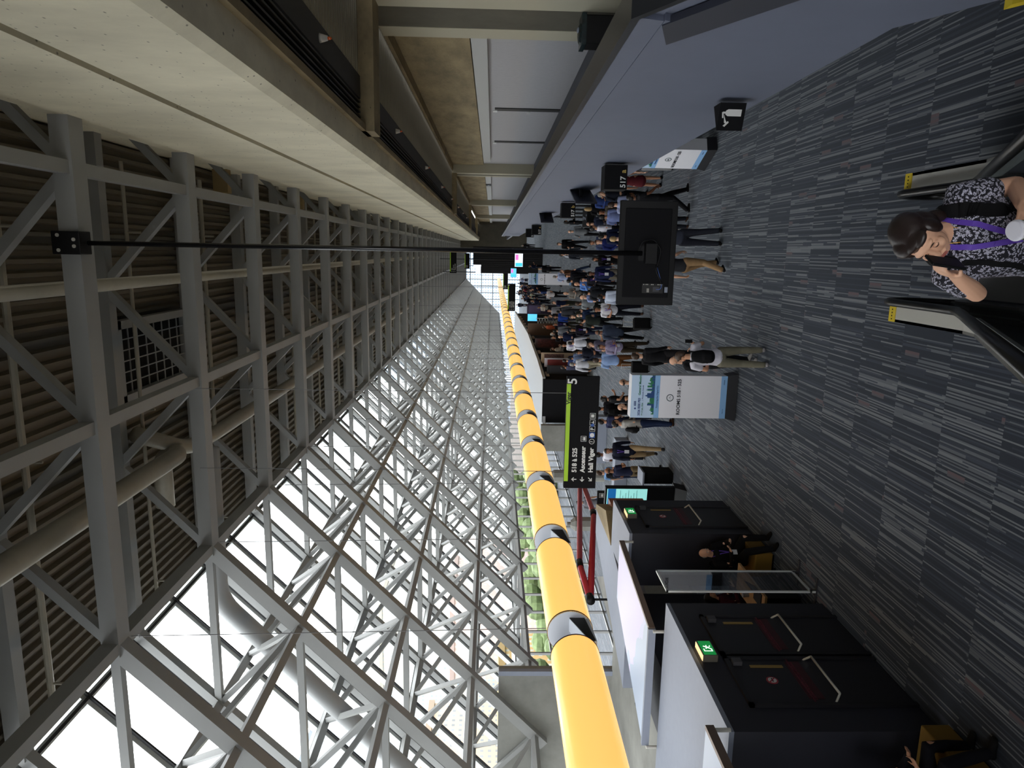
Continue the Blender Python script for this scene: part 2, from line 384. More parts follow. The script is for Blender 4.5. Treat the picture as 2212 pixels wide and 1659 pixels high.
# ---------------------------------------------------------------- roof frame
def truss():
    r = empty('roof_truss', (0, Y0, 0))
    lo = [(4.15, 10.5), (.9, 10.5), (-2.35, 10.5), (-5.5, 10.5)]; hi = [(2.5, 12.0), (-.73, 12.0), (-3.93, 12.0), (-7.2, 12.0)]
    P = lambda a: (a[0], 0, a[1])
    MB().bar((4.3, 0, 10.5), (-5.62, 0, 10.5), .30, .24).build('bottom_chord', STEEL, r)
    MB().bar((4.3, 0, 12.0), (-7.3, 0, 12.0), .22, .24).build('top_chord', STEEL, r)
    for i in range(4):
        MB().bar(P(lo[i]), P(hi[i]), .15, .13).build('diagonal_brace', STEEL, r)
        if i < 3: MB().bar(P(hi[i]), P(lo[i + 1]), .15, .13).build('diagonal_brace', STEEL, r)
    i4 = (-5.5 - 1.62 * 4.15, 0, 10.5 - 1.6 * 4.15)
    MB().bar((-5.5, 0, 10.5), i4, .24, .22, (1, 0, 1)).build('sloping_chord', STEEL, r)
    MB().bar((-7.2, 0, 12.02), (-15.4, 0, 3.95), .16, .18, (1, 0, 1)).build('outer_chord', STEEL, r)
    for k in range(5):
        a = (-5.5 - 1.62 * k, 10.5 - 1.6 * k); o = (-8.75 - 1.62 * k, 10.5 - 1.6 * k)
        MB().bar(P(a), P(o), .13, .13).build('level_strut', STEEL, r)
        if k:
            o = (-8.75 - 1.62 * (k - 1), 10.5 - 1.6 * (k - 1))
            m = MB()
            m.bar(P(a), P(o), .11, .11)
            for s in (-1, 1): m.bar(P(a), (o[0], s * PITCH / 2, o[1]), .10, .10)
            m.build('fan_brace', STEEL, r)
    return r
T = truss(); T['category'] = 'roof truss'; T['group'] = 'cross frames of the roof'
for n in range(-3, NB):
    o = T if n == -3 else copy_tree(T)
    o.location = (0, yb(n), 0)
    if n == 0: o['label'] = 'pale steel cross truss with the black television pole clamp bolted to its bottom chord'
    elif n == 1: o['label'] = 'pale steel cross truss right behind the one holding the television pole clamp'
    elif 1 < n < 20: o['label'] = 'pale steel cross truss of roof and glass slope, %s beyond the television pole clamp' % ORD[n].replace('nearest', 'first')
    elif n < 0: o['label'] = 'pale steel cross truss nearer than the television pole clamp, lower end at the photo edge'; o['group'] = 'near cross frames'
    else: o['label'] = 'distant pale steel cross truss in the far half of the hall roof'; o['group'] = 'far cross frames of the roof'
def run(name, x, z, w, h, lab, m=STEEL, upv=(0, 0, 1), ya=-3.):
    o = MB().bar((x, ya, z), (x, YEND, z), w, h, upv).build(name, m); tag(o, lab, 'beam'); return o
run('lengthwise_beam', 4.15, 10.5, .16, .16, 'lengthwise steel roof beam mostly hidden behind the concrete upper wall')
run('lengthwise_beam', .9, 10.5, .16, .16, 'lengthwise steel roof beam nearest the concrete upper wall')
run('lengthwise_beam', -2.35, 10.5, .17, .17, 'lengthwise steel roof beam midway between concrete wall and glass slope')
run('lengthwise_beam', -5.5, 10.5, .17, .22, 'lengthwise steel beam at the edge where flat roof meets glass slope')
nm = ['first', 'second', 'third', 'fourth']
for k in range(1, 5): run('lengthwise_beam', -5.5 - 1.62 * k, 10.5 - 1.6 * k, .13, .13, 'thin lengthwise steel bar on the inner face of glass slope, %s row below roof edge' % nm[k - 1], upv=(1, 0, 1))
for k in range(5): run('lengthwise_beam', -8.75 - 1.62 * k, 10.5 - 1.6 * k, .14, .16, 'lengthwise steel purlin against the slanted glass, %s row from the top' % (nm + ['fifth'])[k], upv=(1, 0, 1))
# pipes and ducts in the roof
tag(MB().tube([(-.62, -2, 11.2), (-.62, YEND, 11.2)], .1, 14).build('roof_pipe', PIPE, smooth=True), 'slim straight pipe running lengthwise under the ribbed ceiling near television pole', 'pipe')
def smoothpath(pts, r=.35, k=5):
    out = [Vector(pts[0])]
    for a, p, c in zip(pts, pts[1:], pts[2:]):
        a, p, c = Vector(a), Vector(p), Vector(c); d1 = (a - p).normalized() * r; d2 = (c - p).normalized() * r
        for i in range(k + 1):
            t = i / k; out.append((p + d1) * (1 - t) ** 2 + p * 2 * t * (1 - t) + (p + d2) * t * t)
    out.append(Vector(pts[-1])); return out
tag(MB().tube(smoothpath([(-3.9, -2, 11.2), (-3.9, 13.0, 11.2), (-3.9, 13.0, 11.6), (-5.0, 13.0, 11.6)]), .17, 16).build('roof_duct', PIPE, smooth=True), 'thick round duct coming from the near side and bending away at roof edge', 'duct')
tag(MB().tube(smoothpath([(-3.4, 12.4, 11.75), (-3.95, 13.4, 11.3), (-3.95, 14.6, 11.2), (-4.0, YEND, 11.2)]), .15, 16).build('roof_duct', PIPE, smooth=True), 'thick round duct continuing into the distance above the lengthwise beams', 'duct')
tag(MB().tube(smoothpath([(-4.0, 13.6, 10.95), (-7.3, 13.6, 10.95), (-12.2, 13.6, 6.3), (-13.0, 13.6, 5.2)], .4), .2, 16).build('slope_duct', mat('duct_grey', (170, 172, 172), .5), smooth=True), 'thick round grey duct running level then down along the slanted glass', 'duct')
spm = PIPE
for i in range(12):
    y = yb(i) + .42 if i < 3 else yb(i) + .5
    m = MB(); m.tube([(1.4, y, 11.75), (-6.9, y, 11.75)], .035 if i % 2 else .05, 8)
    for xx in (-6.4, -3.0, .2): m.tube([(xx, y, 11.75), (xx, y, 11.5)], .02, 6)
    o = m.build('sprinkler_pipe', spm); tag(o, 'thin sprinkler pipe crossing the ceiling beside the %s' % ('truss with the television clamp' if i == 0 else ORD[i].replace('nearest', 'first') + ' truss beyond it'), 'pipe', 'sprinkler pipes across the roof')
# hatch with wire grille
h = empty('ceiling_hatch', (-2.1, 13.8, 11.95)); tag(h, 'dark square ceiling opening covered by a white wire grille', 'hatch')
m = MB(); 
for a, b_ in (((-.75, -1.45), (.75, -1.3)), ((-.75, 1.3), (.75, 1.45)), ((-.75, -1.45), (-.6, 1.45)), ((.6, -1.45), (.75, 1.45))): m.box((a[0], a[1], -.06), (b_[0], b_[1], .1))
m.build('hatch_frame', STEEL, h)
MB().box((-.6, -1.3, .08), (.6, 1.3, .12)).build('hatch_void', mat('void', (6, 6, 6), 1), h)
m = MB()
for i in range(1, 8): m.box((-.6, -1.3 + i * .33 - .01, .0), (.6, -1.3 + i * .33 + .01, .02))
for i in range(1, 6): m.box((-.6 + i * .2 - .01, -1.3, .0), (-.6 + i * .2 + .01, 1.3, .02))
m.build('wire_grille', STEEL, h)
for i, (xx, yy) in enumerate(((1.7, 11.4), (1.7, 17.6), (1.7, 24.3))):
    tag(MB().box((xx - .45, yy - .12, 11.7), (xx + .1, yy + .12, 12.05)).build('ceiling_box', mat('ochre_box', (150, 130, 90), .6)), 'small ochre box under the ribbed ceiling by the concrete wall, %s from camera' % ORD[i], 'box', 'ochre ceiling boxes')
# hanging wires from the roof edge to the glowing tube
# ================================================================ glowing tube
TUBE_Y = 9.27
tb = empty('tube_lamp', (-5.46, 0, 4.1)); tag(tb, 'long glowing yellow tube lamp in segments with grey collars hanging down the hall', 'lamp')
DG = mat('collar_grey', (228, 233, 242), .5); DKC = mat('collar_dark', (20, 20, 22), .5)
clearm = glassmat('clear_shell', (.96, .97, .98), .08)
seg0 = None; GAP = .62
for i in range(-1, 39):
    ya = TUBE_Y + i * PITCH
    if seg0 is None:
        m = MB(); m.tube([(0, 0, 0), (0, PITCH - GAP, 0)], .335, 40)
        seg0 = m.build('lamp_segment', TUBE, tb, smooth=True); e = seg0.modifiers.new('e', 'EDGE_SPLIT')
        m = MB(); m.tube([(0, 0, 0), (0, .02, 0)], .34, 40); m.tube([(0, PITCH - GAP - .02, 0), (0, PITCH - GAP, 0)], .34, 40); m.build('end_rim', DKC, seg0)
        MB().tube([(0, -.012, 0), (0, 0, 0)], .33, 40).build('end_plate', DG, seg0)
        MB().tube([(0, PITCH - GAP, 0), (0, PITCH - GAP + .01, 0)], .325, 40).build('far_end_plate', DKC, seg0)
        m = MB(); m.prism([(.02, -GAP + .01, -.2), (.02, -.012, .02), (.02, -.012, -.26), (.02, -GAP + .01, -.3)], (.2, 0, 0)); m.build('connector', DG, seg0)
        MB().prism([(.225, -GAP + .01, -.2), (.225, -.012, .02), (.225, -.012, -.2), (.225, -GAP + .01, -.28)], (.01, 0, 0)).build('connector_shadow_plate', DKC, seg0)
        s = seg0
    else: s = copy_tree(seg0, tb)
    s.location = (0, ya, 0)
    if i in (1,): s['label'] = 'segment partly unlit'
MB().tube([(-.34, 0, .14), (-.34, YEND, .14)], .018, 8).build('side_rail', ALU, tb)
for i in range(0, 20):
    m = MB().tube([(-5.46, TUBE_Y + i * PITCH + .1, 4.45), (-5.5, yb(i) + .2, 10.4)], .006 + i * .0008, 5)
    tag(m.build('hanging_wire', mat('wire', (110, 110, 112), .5)), 'thin wire holding the glowing tube from the roof edge, %s from camera' % ORD[i], 'wire', 'suspension wires of the tube lamp')
# ================================================================ left side rooms
w = MB().mat(NAVY)
w.box((-8.4, 7.05, 0), (-5.41, 10.04, 2.44)); w.mat(WHITE).box((-8.4, 7.05, 2.44), (-5.41, 10.04, 2.5)); struct(w, 'wall_left')
w = MB().mat(NAVY).box((-6.62, 13.0, 0), (-5.5, 14.9, 2.44)); w.mat(WHITE).box((-6.62, 13.0, 2.44), (-5.5, 14.9, 2.5)); struct(w, 'wall_left_far')
w = MB().mat(NAVY).box((-8.0, 10.04, 0), (-6.8, 13.0, 2.4)); w.box((-8.0, 3.6, 0), (-6.8, 7.05, 2.4)); w.mat(WHITE).box((-8.4, -2, 0), (-5.41, 3.6, 2.5)); struct(w, 'wall_alcove')
# concrete mezzanine behind
w = MB().box((-15.8, -6, -.02), (-8.4, 12.9, 2.2)); w.box((-15.8, 12.9, -.02), (-9.3, 15.6, 2.2)); w.quadprism([(-9.3, 15.6), (-9.3, 13.0), (-8.9, 12.9), (-8.6, 17.4), (-9.1, 18.4)], -.02, 2.2); struct(w, 'floor_mezzanine', CONCG)
struct(MB().quadprism([(-7.1, 12.95), (-8.9, 12.95), (-7.3, 17.3), (-6.62, 17.3), (-6.62, 14.9)], 2.0, 2.48), 'wall_stair', WHITE)
struct(MB().quadprism([(-6.62, 14.95), (-6.1, 15.8), (-6.5, 17.3), (-6.62, 17.3)], 2.2, 2.5), 'trim_8', CONCB)
struct(MB().box((-6.75, 15.9, 1.3), (-6.3, 17.2, 2.2)), 'wall_lobby', mat('orange_lit_interior', (150, 84, 30), .4))  # orange stands in for the lit lobby interior, painted into the wall colour
w = MB(); w.mat(CONCG).box((-15.5, 15.6, 2.0), (-10.3, 15.9, 5.02)); w.mat(WHITE).box((-10.32, 15.5, 2.0), (-10.2, 15.62, 5.02)); struct(w, 'wall_box')
# alcove canopies: frosted printed panels with brown rails
def art_mat():
    m = mat('printed_panel', (196, 202, 228), .35); n = m.node_tree; b = n.nodes['Principled BSDF']
    t = N(n, 'ShaderNodeTexCoord'); v = N(n, 'ShaderNodeTexVoronoi'); v.inputs['Scale'].default_value = 1.3
    no = N(n, 'ShaderNodeTexNoise'); no.inputs['Scale'].default_value = 1.2
    mx = N(n, 'ShaderNodeMix'); mx.data_type = 'RGBA'; mx.inputs[0].default_value = .5
    n.links.new(t.outputs['Object'], no.inputs['Vector']); n.links.new(t.outputs['Object'], mx.inputs[6]); n.links.new(no.outputs['Color'], mx.inputs[7]); n.links.new(mx.outputs[2], v.inputs['Vector'])
    cr = N(n, 'ShaderNodeValToRGB'); cr.color_ramp.interpolation = 'CONSTANT'; e = cr.color_ramp.elements
    e[0].position = 0; e[0].color = rgb(198, 202, 232); e[1].position = .3; e[1].color = rgb(180, 194, 216)
    q = e.new(.5); q.color = rgb(200, 212, 230); q = e.new(.72); q.color = rgb(208, 202, 232)
    sp = N(n, 'ShaderNodeSeparateColor'); n.links.new(v.outputs['Color'], sp.inputs[0]); n.links.new(sp.outputs[0], cr.inputs[0]); n.links.new(cr.outputs[0], b.inputs['Base Color']); return m
ART = art_mat(); BRN = mat('bronze_rail', (120, 104, 92), .4, .3)
def canopy(name, poly, z, lab, posts):
    r = empty(name, (poly[0][0], poly[0][1], 0)); ox, oy = poly[0]; P = [(a - ox, c - oy) for a, c in poly]
    tag(r, lab, 'canopy')
    MB().quadprism(P, z, z + .04).build('printed_panel', ART, r)
    MB().bar((P[0][0], P[0][1], z), (P[1][0], P[1][1], z), .05, .1).build('side_rail', BRN, r)
    MB().bar((P[0][0], P[0][1], z), (P[3][0], P[3][1], z), .07, .12).build('end_rail', WHITE, r)
    for px_, py_ in posts: MB().tube([(px_ - ox, py_ - oy, z - .24), (px_ - ox, py_ - oy, z)], .025, 10).build('post', STAIN, r)
canopy('alcove_canopy', [(-5.94, 10.2), (-5.65, 12.95), (-6.85, 12.95), (-8.05, 10.2)], 2.66, 'pale lilac printed panel with bronze rail above the alcove between both black exit walls', [(-5.94, 10.1), (-5.67, 12.98), (-8.03, 10.1)])
canopy('alcove_canopy', [(-5.38, 3.6), (-5.38, 7.1), (-5.98, 7.1), (-7.6, 3.6)], 2.72, 'lilac printed panel with bronze rail at the bottom edge, in front of double exit doors', [(-5.40, 7.07), (-5.38, 3.8)])
# white roof of the exhibition booths along the left side, dark fascia below it
struct(MB().quadprism([(-7.06, 83), (-6.08, 52.1), (-6.27, 40.8), (-6.51, 36.0), (-8.74, 35.2), (-15.5, 36), (-15.5, 83)], 2.45, 2.6), 'ceiling_exhibition', mat('white_membrane', (176, 180, 184), .7, noise=.02))
struct(MB().mat(BLACKM).quadprism([(-6.75, 36.2), (-6.5, 41), (-6.3, 52), (-7.3, 83), (-8.5, 83), (-8.5, 36.2)], 0, 2.45), 'wall_exhibition', BLACKM)
for i in range(12):
    y = 37 + i * 3.4; x = float(np.interp(y + .6, (36.2, 41, 52, 83), (-6.75, -6.5, -6.3, -7.3))) + .03
    tag(MB().box((x, y, 2.15), (x + .06, y + 1.2, 2.33)).build('fascia_tile', mat('beige_tile', (190, 165, 135), .6)), 'beige tile on the dark band under white roof edge, %s from the green sign' % ORD[i], 'tile', 'beige tiles on the dark band')
struct(MB().box((-8.8, 35.3, 0), (-6.5, 35.5, 2.62)), 'wall_drape', BLACKM)
w = MB(); w.mat(CONCG).box((-10.2, 34.8, 0), (-8.82, 35.1, 2.7)); struct(w, 'wall_concrete_far')
# red lattice pipes
r = empty('red_pipe_frame', (-4.5, 0, 0)); tag(r, 'red painted pipe truss with black joints outside beyond the glowing tube', 'pipe frame')
def P3(y, x, z): return (x + 4.5, y, z)
MB().tube([(-4, 15.94, 2.76), (-4, 17.9, 2.79), (-4, 24.5, 1.97)], .085, 12).build('pipe', RED, r, smooth=True)
MB().tube([(-4, 15.94, 2.76), (-4, 21.7, 1.85), (-4, 24.5, 1.82)], .09, 12).build('pipe', RED, r, smooth=True)
MB().tube([(-4, 15.85, 2.76), (-4, 16.1, 2.76)], .11, 10).build('joint', BLACK, r, smooth=True)
MB().tube([(-4, 17.7, 2.79), (-4, 18.1, 2.77)], .1, 10).build('joint', BLACK, r, smooth=True)
MB().tube([(-4, 21.5, 1.88), (-4, 21.9, 1.85)], .11, 10).build('joint', BLACK, r, smooth=True)
MB().tube([(-4, 15.94, 0), (-4, 15.94, 2.76)], .03, 8).build('post', BLACK, r)
# ventilation cowls
for i, (x_, y_, z_) in enumerate(((-10.0, 24.5, 1.5), (-10.2, 30.8, 1.75))):
    m = MB(); m.tube([(0, 0, -1.8), (0, 0, .6), (0, 0, .76)], [.28, .28, .14], 8); m.tube([(0, 0, .7), (0, 0, .9)], .08, 8)
    o = m.build('vent_cowl', CONCG); o.location = (x_, y_, z_); tag(o, ['grey eight-sided vent cowl directly below the red pipes', 'farther grey eight-sided vent cowl below the glowing tube'][i], 'vent cowl')
# ================================================================ exit doors and fittings
def text_on_x(s, size, loc, m, name, parent, bold=0, align='CENTER'):
    return text(s, size, loc, (math.pi / 2, 0, math.pi / 2), m, name, parent, bold, align)
def panic_door(x, ya, yb2, lab, nosmoke):
    r = empty('exit_door', (x, (ya + yb2) / 2, 0)); tag(r, lab, 'door'); h = (yb2 - ya) / 2
    m = MB(); m.box((-.02, -h, 0), (.03, -h + .06, 2.1)); m.box((-.02, h - .06, 0), (.03, h, 2.1)); m.box((-.02, -h, 2.04), (.03, h, 2.1)); m.build('door_frame', mat('door_frame', (26, 26, 31), .5), r)
    MB().box((-.03, -h + .06, .01), (.01, h - .06, 2.04)).build('door_leaf', mat('door_leaf', (33, 33, 39), .5), r)
    p = MB(); p.tube([(.1, -h + .12, .94), (.1, h - .12, .94)], .016, 10)
    bar = p.build('push_bar', STAIN, r, smooth=True)
    for s in (-1, 1): MB().tube([(.0, s * (h - .05), 1.02), (.1, s * (h - .12), .94)], .014, 8).build('bar_arm', STAIN, bar)
    MB().box((.01, h - .24, 1.36), (.018, h - .19, 1.8)).build('kick_plate', mat('brass_plate', (175, 145, 80), .4, .5), r)
    MB().box((.01, h - .2, 1.9), (.07, h - .1, 2.02)).build('closer', mat('closer', (70, 70, 74), .4), r)
    MB().box((.01, -h + .14, 1.1), (.014, h - .1, 1.3)).build('notice_strip', mat('dark_red_notice', (62, 16, 26), .5), r)
    LT = mat('notice_text', (112, 46, 58), .6)
    text_on_x('TENIR LA BARRE ENFONCEE PENDANT\n15 SECONDES POUR OUVRIR', .034, (.016, h * .35, 1.24), LT, 'notice_text', r)
    text_on_x('PUSH AND HOLD BAR FOR\n15 SECONDS TO OPEN', .034, (.016, -h * .45, 1.24), LT, 'notice_text', r)
    if nosmoke:
        m = MB(); m.mat(mat('sign_red', (165, 60, 70), .5)).tube([(.01, 0, 1.62), (.016, 0, 1.62)], .075, 24); m.mat(TXT).tube([(.012, 0, 1.62), (.018, 0, 1.62)], .055, 24)
        m.mat(BLACK).bar((.02, -.035, 1.62), (.02, .035, 1.62), .004, .014); m.mat(mat('sign_red', (165, 60, 70))).bar((.022, -.045, 1.665), (.022, .045, 1.575), .004, .016)
        m.build('no_smoking_disc', None, r)
panic_door(-5.40, 8.58, 9.62, 'black emergency door with dull steel push bar, far leaf beside the smoked partition', False)
panic_door(-5.40, 7.48, 8.52, 'black emergency door with round no smoking sticker, under the green exit sign', True)
panic_door(-5.49, 13.3, 14.45, 'black emergency door in the farther exit wall, behind the bald seated man', True)
def exitsign(x, y, lab):
    r = empty('exit_sign', (x, y, 2.29)); tag(r, lab, 'exit sign')
    m = MB(); m.mat(mat('sign_case', (90, 88, 80), .5)).box((0, -.18, -.1), (.1, .18, .1)); m.mat(WARMW).box((0.01, -.17, .1), (.09, .17, .108)); m.build('case', None, r)
    MB().box((.1, -.165, -.085), (.104, .165, .085)).build('green_panel', EXITG, r)
    m = MB(); q = lambda pts: m.prism([(.105, a, b_) for a, b_ in pts], (.002, 0, 0))
    q([(-.09, -.06), (-.03, -.06), (-.03, -.045), (-.075, -.045), (-.075, .045), (-.03, .045), (-.03, .06), (-.09, .06)])
    q([(.01, .03), (.03, .05), (.045, .035), (.025, .015)]); q([(.0, .02), (-.02, -.02), (.01, -.03), (.03, .01)])
    q([(-.02, -.02), (-.045, -.05), (-.03, -.055), (.0, -.03)]); q([(.01, -.03), (.045, -.04), (.055, -.055), (.02, -.05)]); q([(.02, .02), (.06, .0), (.055, -.01), (.015, .0)]); q([(0.0, .02), (-.035, .025), (-.03, .01), (0, .005)])
    m.build('running_man', EXITW, r)
exitsign(-5.41, 8.62, 'lit green running man exit sign above the near double emergency doors')
exitsign(-5.5, 13.97, 'lit green running man exit sign on the farther black exit wall')
# partition screen in the alcove opening
r = empty('partition_screen', (-5.3, 10.57, 0)); tag(r, 'tall smoked partition panel in silver frame standing beside the alcove', 'partition')
m = MB()
for a in (-.37, .35): m.box((-.015, a, .04), (.015, a + .03, 2.46))
for z in (.1, 2.43): m.box((-.015, -.37, z), (.015, .38, z + .03))
m.build('frame', ALU, r); MB().box((-.004, -.35, .12), (.004, .36, 2.43)).build('panel', FROST, r)
for a in (-.33, .33):
    m = MB(); m.quadprism([(-.22, a - .02), (.22, a - .02), (.22, a + .02), (-.22, a + .02)], .005, .03); m.box((-.02, a - .02, .03), (.02, a + .02, .12)); m.build('foot', mat('foot_grey', (60, 60, 64), .4), r)
# alcove furniture
def bench(x, y, w, d, h, lab):
    h = .37
    r = empty('bench', (x, y, 0)); tag(r, lab, 'bench'); MB().box((-w / 2, -d / 2, .04), (w / 2, d / 2, h)).build('seat_block', OCHRE, r, bevel=.02); MB().box((-w / 2 + .04, -d / 2 + .04, 0), (w / 2 - .04, d / 2 - .04, .04)).build('plinth', BLACK, r)
bench(-5.72, 12.3, .6, .8, .44, 'ochre cube seat under the bald seated man in black')
bench(-5.55, 6.45, .7, .9, .44, 'ochre cube seat at the photo corner beside the near black wall')
bench(-6.35, 11.75, .45, .5, .44, 'ochre seat under the seated woman with glasses in the alcove')
r = empty('wooden_table', (-5.75, 11.25, 0)); tag(r, 'low birch topped table in the dark alcove beside smoked partition', 'table')
MB().box((-.28, -.78, .7), (.22, .5, .74)).build('table_top', WOOD, r); MB().box((-.05, -.5, 0), (.05, .3, .7)).build('table_leg', BLACK, r)
r = empty('laptop', (-5.66, 10.75, .74)); tag(r, 'open dark laptop on the birch alcove table', 'laptop'); MB().box((-.12, -.16, 0), (.1, .16, .015)).build('keyboard_base', BLACK, r)
MB().prism([(.1, -.16, .01), (.1, .16, .01), (.2, .16, .2), (.2, -.16, .2)], (.01, 0, 0)).build('laptop_screen', mat('laptop_lid', (60, 62, 68), .4), r)
o = MB().tube([(0, 0, 0), (0, 0, .11)], [.033, .042], 16).build('paper_cup', WHITE, smooth=False); o.location = (-5.85, 11.15, .74); tag(o, 'white paper cup on the birch alcove table', 'cup')
# ================================================================ hanging television
TVY = 9.0
r = empty('television', (0, TVY, 3.33)); tag(r, 'large black television seen from behind, hanging on a long black pole', 'television')
MB().box((-.655, -.02, -.365), (.655, .05, .365)).build('casing', BLACK, r, bevel=.008)
MB().box((-.56, -.05, -.29), (.56, -.02, .30)).build('back_cover', BLACKM, r, bevel=.012)
MB().box((-.62, .051, -.33), (.62, .056, .33)).build('screen', SCREEN, r)
MB().box((-.13, -.17, -.1), (.13, -.05, .05)).build('mount_box', BLACK, r, bevel=.01)
MB().box((-.09, -.055, .02), (.1, -.05, .12)).build('mount_plate', BLACK, r)
m = MB().tube([(.0, -.09, .08), (.0, -.09, 7.12)], .03, 16); m.build('pole', mat('black_pole', (18, 18, 20), .25), r, smooth=True)
m = MB(); m.box((-.14, -.27, 6.98), (.14, -.02, 7.32)); c = m.build('clamp', BLACK, r, bevel=.01)
for zz, xx in ((7.24, -.09), (7.24, .09), (7.05, -.04), (7.05, .04)): MB().tube([(xx, -.28, zz), (xx, -.265, zz)], .022, 12).build('bolt', STAIN, c)
m = MB().tube(smoothpath([(.05, -.12, .12), (.15, -.15, .1), (.18, -.14, -.05), (.05, -.15, -.15), (-.12, -.14, -.12), (-.2, -.1, -.1), (-.38, -.07, -.2)], .05), .009, 8); m.build('cable', BLACK, r, smooth=True)
m = MB().tube(smoothpath([(-.17, -.1, -.12), (-.38, -.06, -.2), (-.45, -.06, -.19), (-.45, -.06, -.13)], .03), .004, 6); m.build('blue_cable', mat('blue_cable', (80, 110, 180), .5), r, smooth=True)
q = MB().box((-.5, -.053, -.22), (-.38, -.05, .05)).build('port_panel', mat('port_panel', (9, 9, 10), .5), r)
m = MB()
for z in (-.2, -.18, -.155, -.09, -.07, -.02, .0, .03): m.box((-.395, -.056, z - .006), (-.385, -.053, z + .006))
m.build('ports', STAIN, q)
MB().box((-.49, -.056, -.04), (-.44, -.0531, -.01)).build('sticker', mat('label_grey', (150, 148, 140), .5), q); MB().box((-.49, -.056, -.28), (-.42, -.0531, -.24)).build('sticker', WHITE, q); MB().box((-.48, -.056, -.17), (-.42, -.0531, -.09)).build('sticker', mat('label_dark', (60, 60, 66), .5), q)
# ================================================================ wayfinding signs
INK0 = mat('ink_black', (10, 12, 8), .6)
def arrow(m, x, z, s, ang):
    c, sn = math.cos(ang), math.sin(ang)
    def T_(p): return (x + (p[0] * c - p[1] * sn) * s, 0, z + (p[0] * sn + p[1] * c) * s)
    for poly in ([(-.08, -.5), (.08, -.5), (.08, .35), (-.08, .35)], [(0, .5), (0, .28), (.32, -.04), (.42, .07)], [(0, .5), (-.42, .07), (-.32, -.04), (0, .28)]):
        m.prism([T_(p) for p in poly], (0, -.003, 0))
def icon(m, x, z, s, kind):
    h = s / 2
    if kind == '?':
        n = 24; vs = []; 
        for i in range(n):
            a = 2 * math.pi * i / n; vs += [(x + math.cos(a) * h, 0, z + math.sin(a) * h), (x + math.cos(a) * h * .84, 0, z + math.sin(a) * h * .84)]
        m.add(vs, [(2 * i, 2 * i + 1, (2 * i + 3) % (2 * n), (2 * i + 2) % (2 * n)) for i in range(n)])
    else:
        t = s * .06
        for a, b_ in (((-h, -h), (h, -h + t)), ((-h, h - t), (h, h)), ((-h, -h), (-h + t, h)), ((h - t, -h), (h, h))): m.box((x + a[0], -.003, z + a[1]), (x + b_[0], 0, z + b_[1]))
    R_ = lambda a, b_, c, d: m.box((x + a * s, -.003, z + b_ * s), (x + c * s, 0, z + d * s))
    if kind == 'lift': R_(-.3, -.32, .3, .05); R_(-.22, .12, -.12, .3); R_(.1, .12, .2, .3)
    if kind == 'car': R_(-.3, -.2, .3, .28); R_(-.25, -.3, -.12, -.2); R_(.12, -.3, .25, -.2)
    if kind == 'bus': R_(-.28, -.22, .28, .3); R_(-.22, -.32, -.1, -.22); R_(.1, -.32, .22, -.22)
    if kind == 'hook':
        m.prism([(x - .3 * s, 0, z - .25 * s), (x + .3 * s, 0, z - .25 * s), (x + .3 * s, 0, z - .19 * s), (x, 0, z + .05 * s), (x - .3 * s, 0, z - .19 * s)], (0, -.003, 0)); R_(-.04, 0, .04, .26)
def sign_big(x0, x1, z0, z1, y, lab):
    w = x1 - x0; r = empty('hanging_sign', (x0, y, z0)); h = z1 - z0; tag(r, lab, 'hanging sign')
    MB().box((0, 0, 0), (w, .1, h)).build('board', BLACKM, r)
    MB().box((w * .065, -.006, h * .875), (w * .935, -.0005, h * 1.0)).build('green_band', LIME, r)
    return r, w, h
r, w, h = sign_big(-4.21, -2.15, 3.385, 3.965, 12, 'large black sign with green band reading 518 a 525, Ascenseur and Hall Viger')
m = MB().mat(TXT)
arrow(m, .17, .40, .095, 0); arrow(m, .17, .25, .095, math.pi / 2); arrow(m, .17, .105, .095, math.radians(135))
arr = m.build('arrows', None, r); arr.location.y = -.004
for s, xx, z, sz in (('518 \u00e0 525', .3, .365, .103), ('Ascenseur', .3, .215, .103), ('Hall Viger', .3, .068, .103)): text(s, sz * 1.12, (xx, -.003, z - .005), FACE, TXT, 'lettering', r, .004)
text('Viger', .105, (1.56, -.008, .51), FACE, INK0, 'lettering', r, .0025); text('5', .23, (1.92, -.008, .41), FACE, TXT, 'number_five', r, .004)
m = MB().mat(TXT); icon(m, .93, .25, .1, 'lift')
for i, kd in enumerate(('?', 'bag', 'P', 'hook', 'bus')):
    if kd == 'bag': continue
    icon(m, .88 + i * .118, .1, .1, kd)
ic = m.build('pictograms', None, r); ic.location.y = -.003
m = MB(); m.mat(mat('picto_blue', (50, 90, 165), .5)).box((.948, -.005, .05), (1.048, -.001, .15)); m.mat(TXT); m.tube([(.998, -.007, .1), (.998, -.004, .1)], .04, 20); m.mat(mat('picto_blue', (50, 90, 165))).tube([(1.185, -.009, .1), (1.185, -.006, .1)], .03, 20)
m.mat(TXT); m.box((.993, -.011, .075), (1.003, -.008, .13)); m.box((.978, -.011, .085), (1.018, -.008, .093)); m.build('blue_pictogram', None, r)
text('?', .08, (.862, -.004, .073), FACE, TXT, 'lettering', r, .001); text('P', .09, (1.09, -.004, .068), FACE, TXT, 'lettering', r, .002)
for x_ in (.3, 1.75): MB().tube([(x_, .05, h), (x_, .05, 7.1)], .006, 6).build('wire', mat('wire', (110, 110, 112)), r)
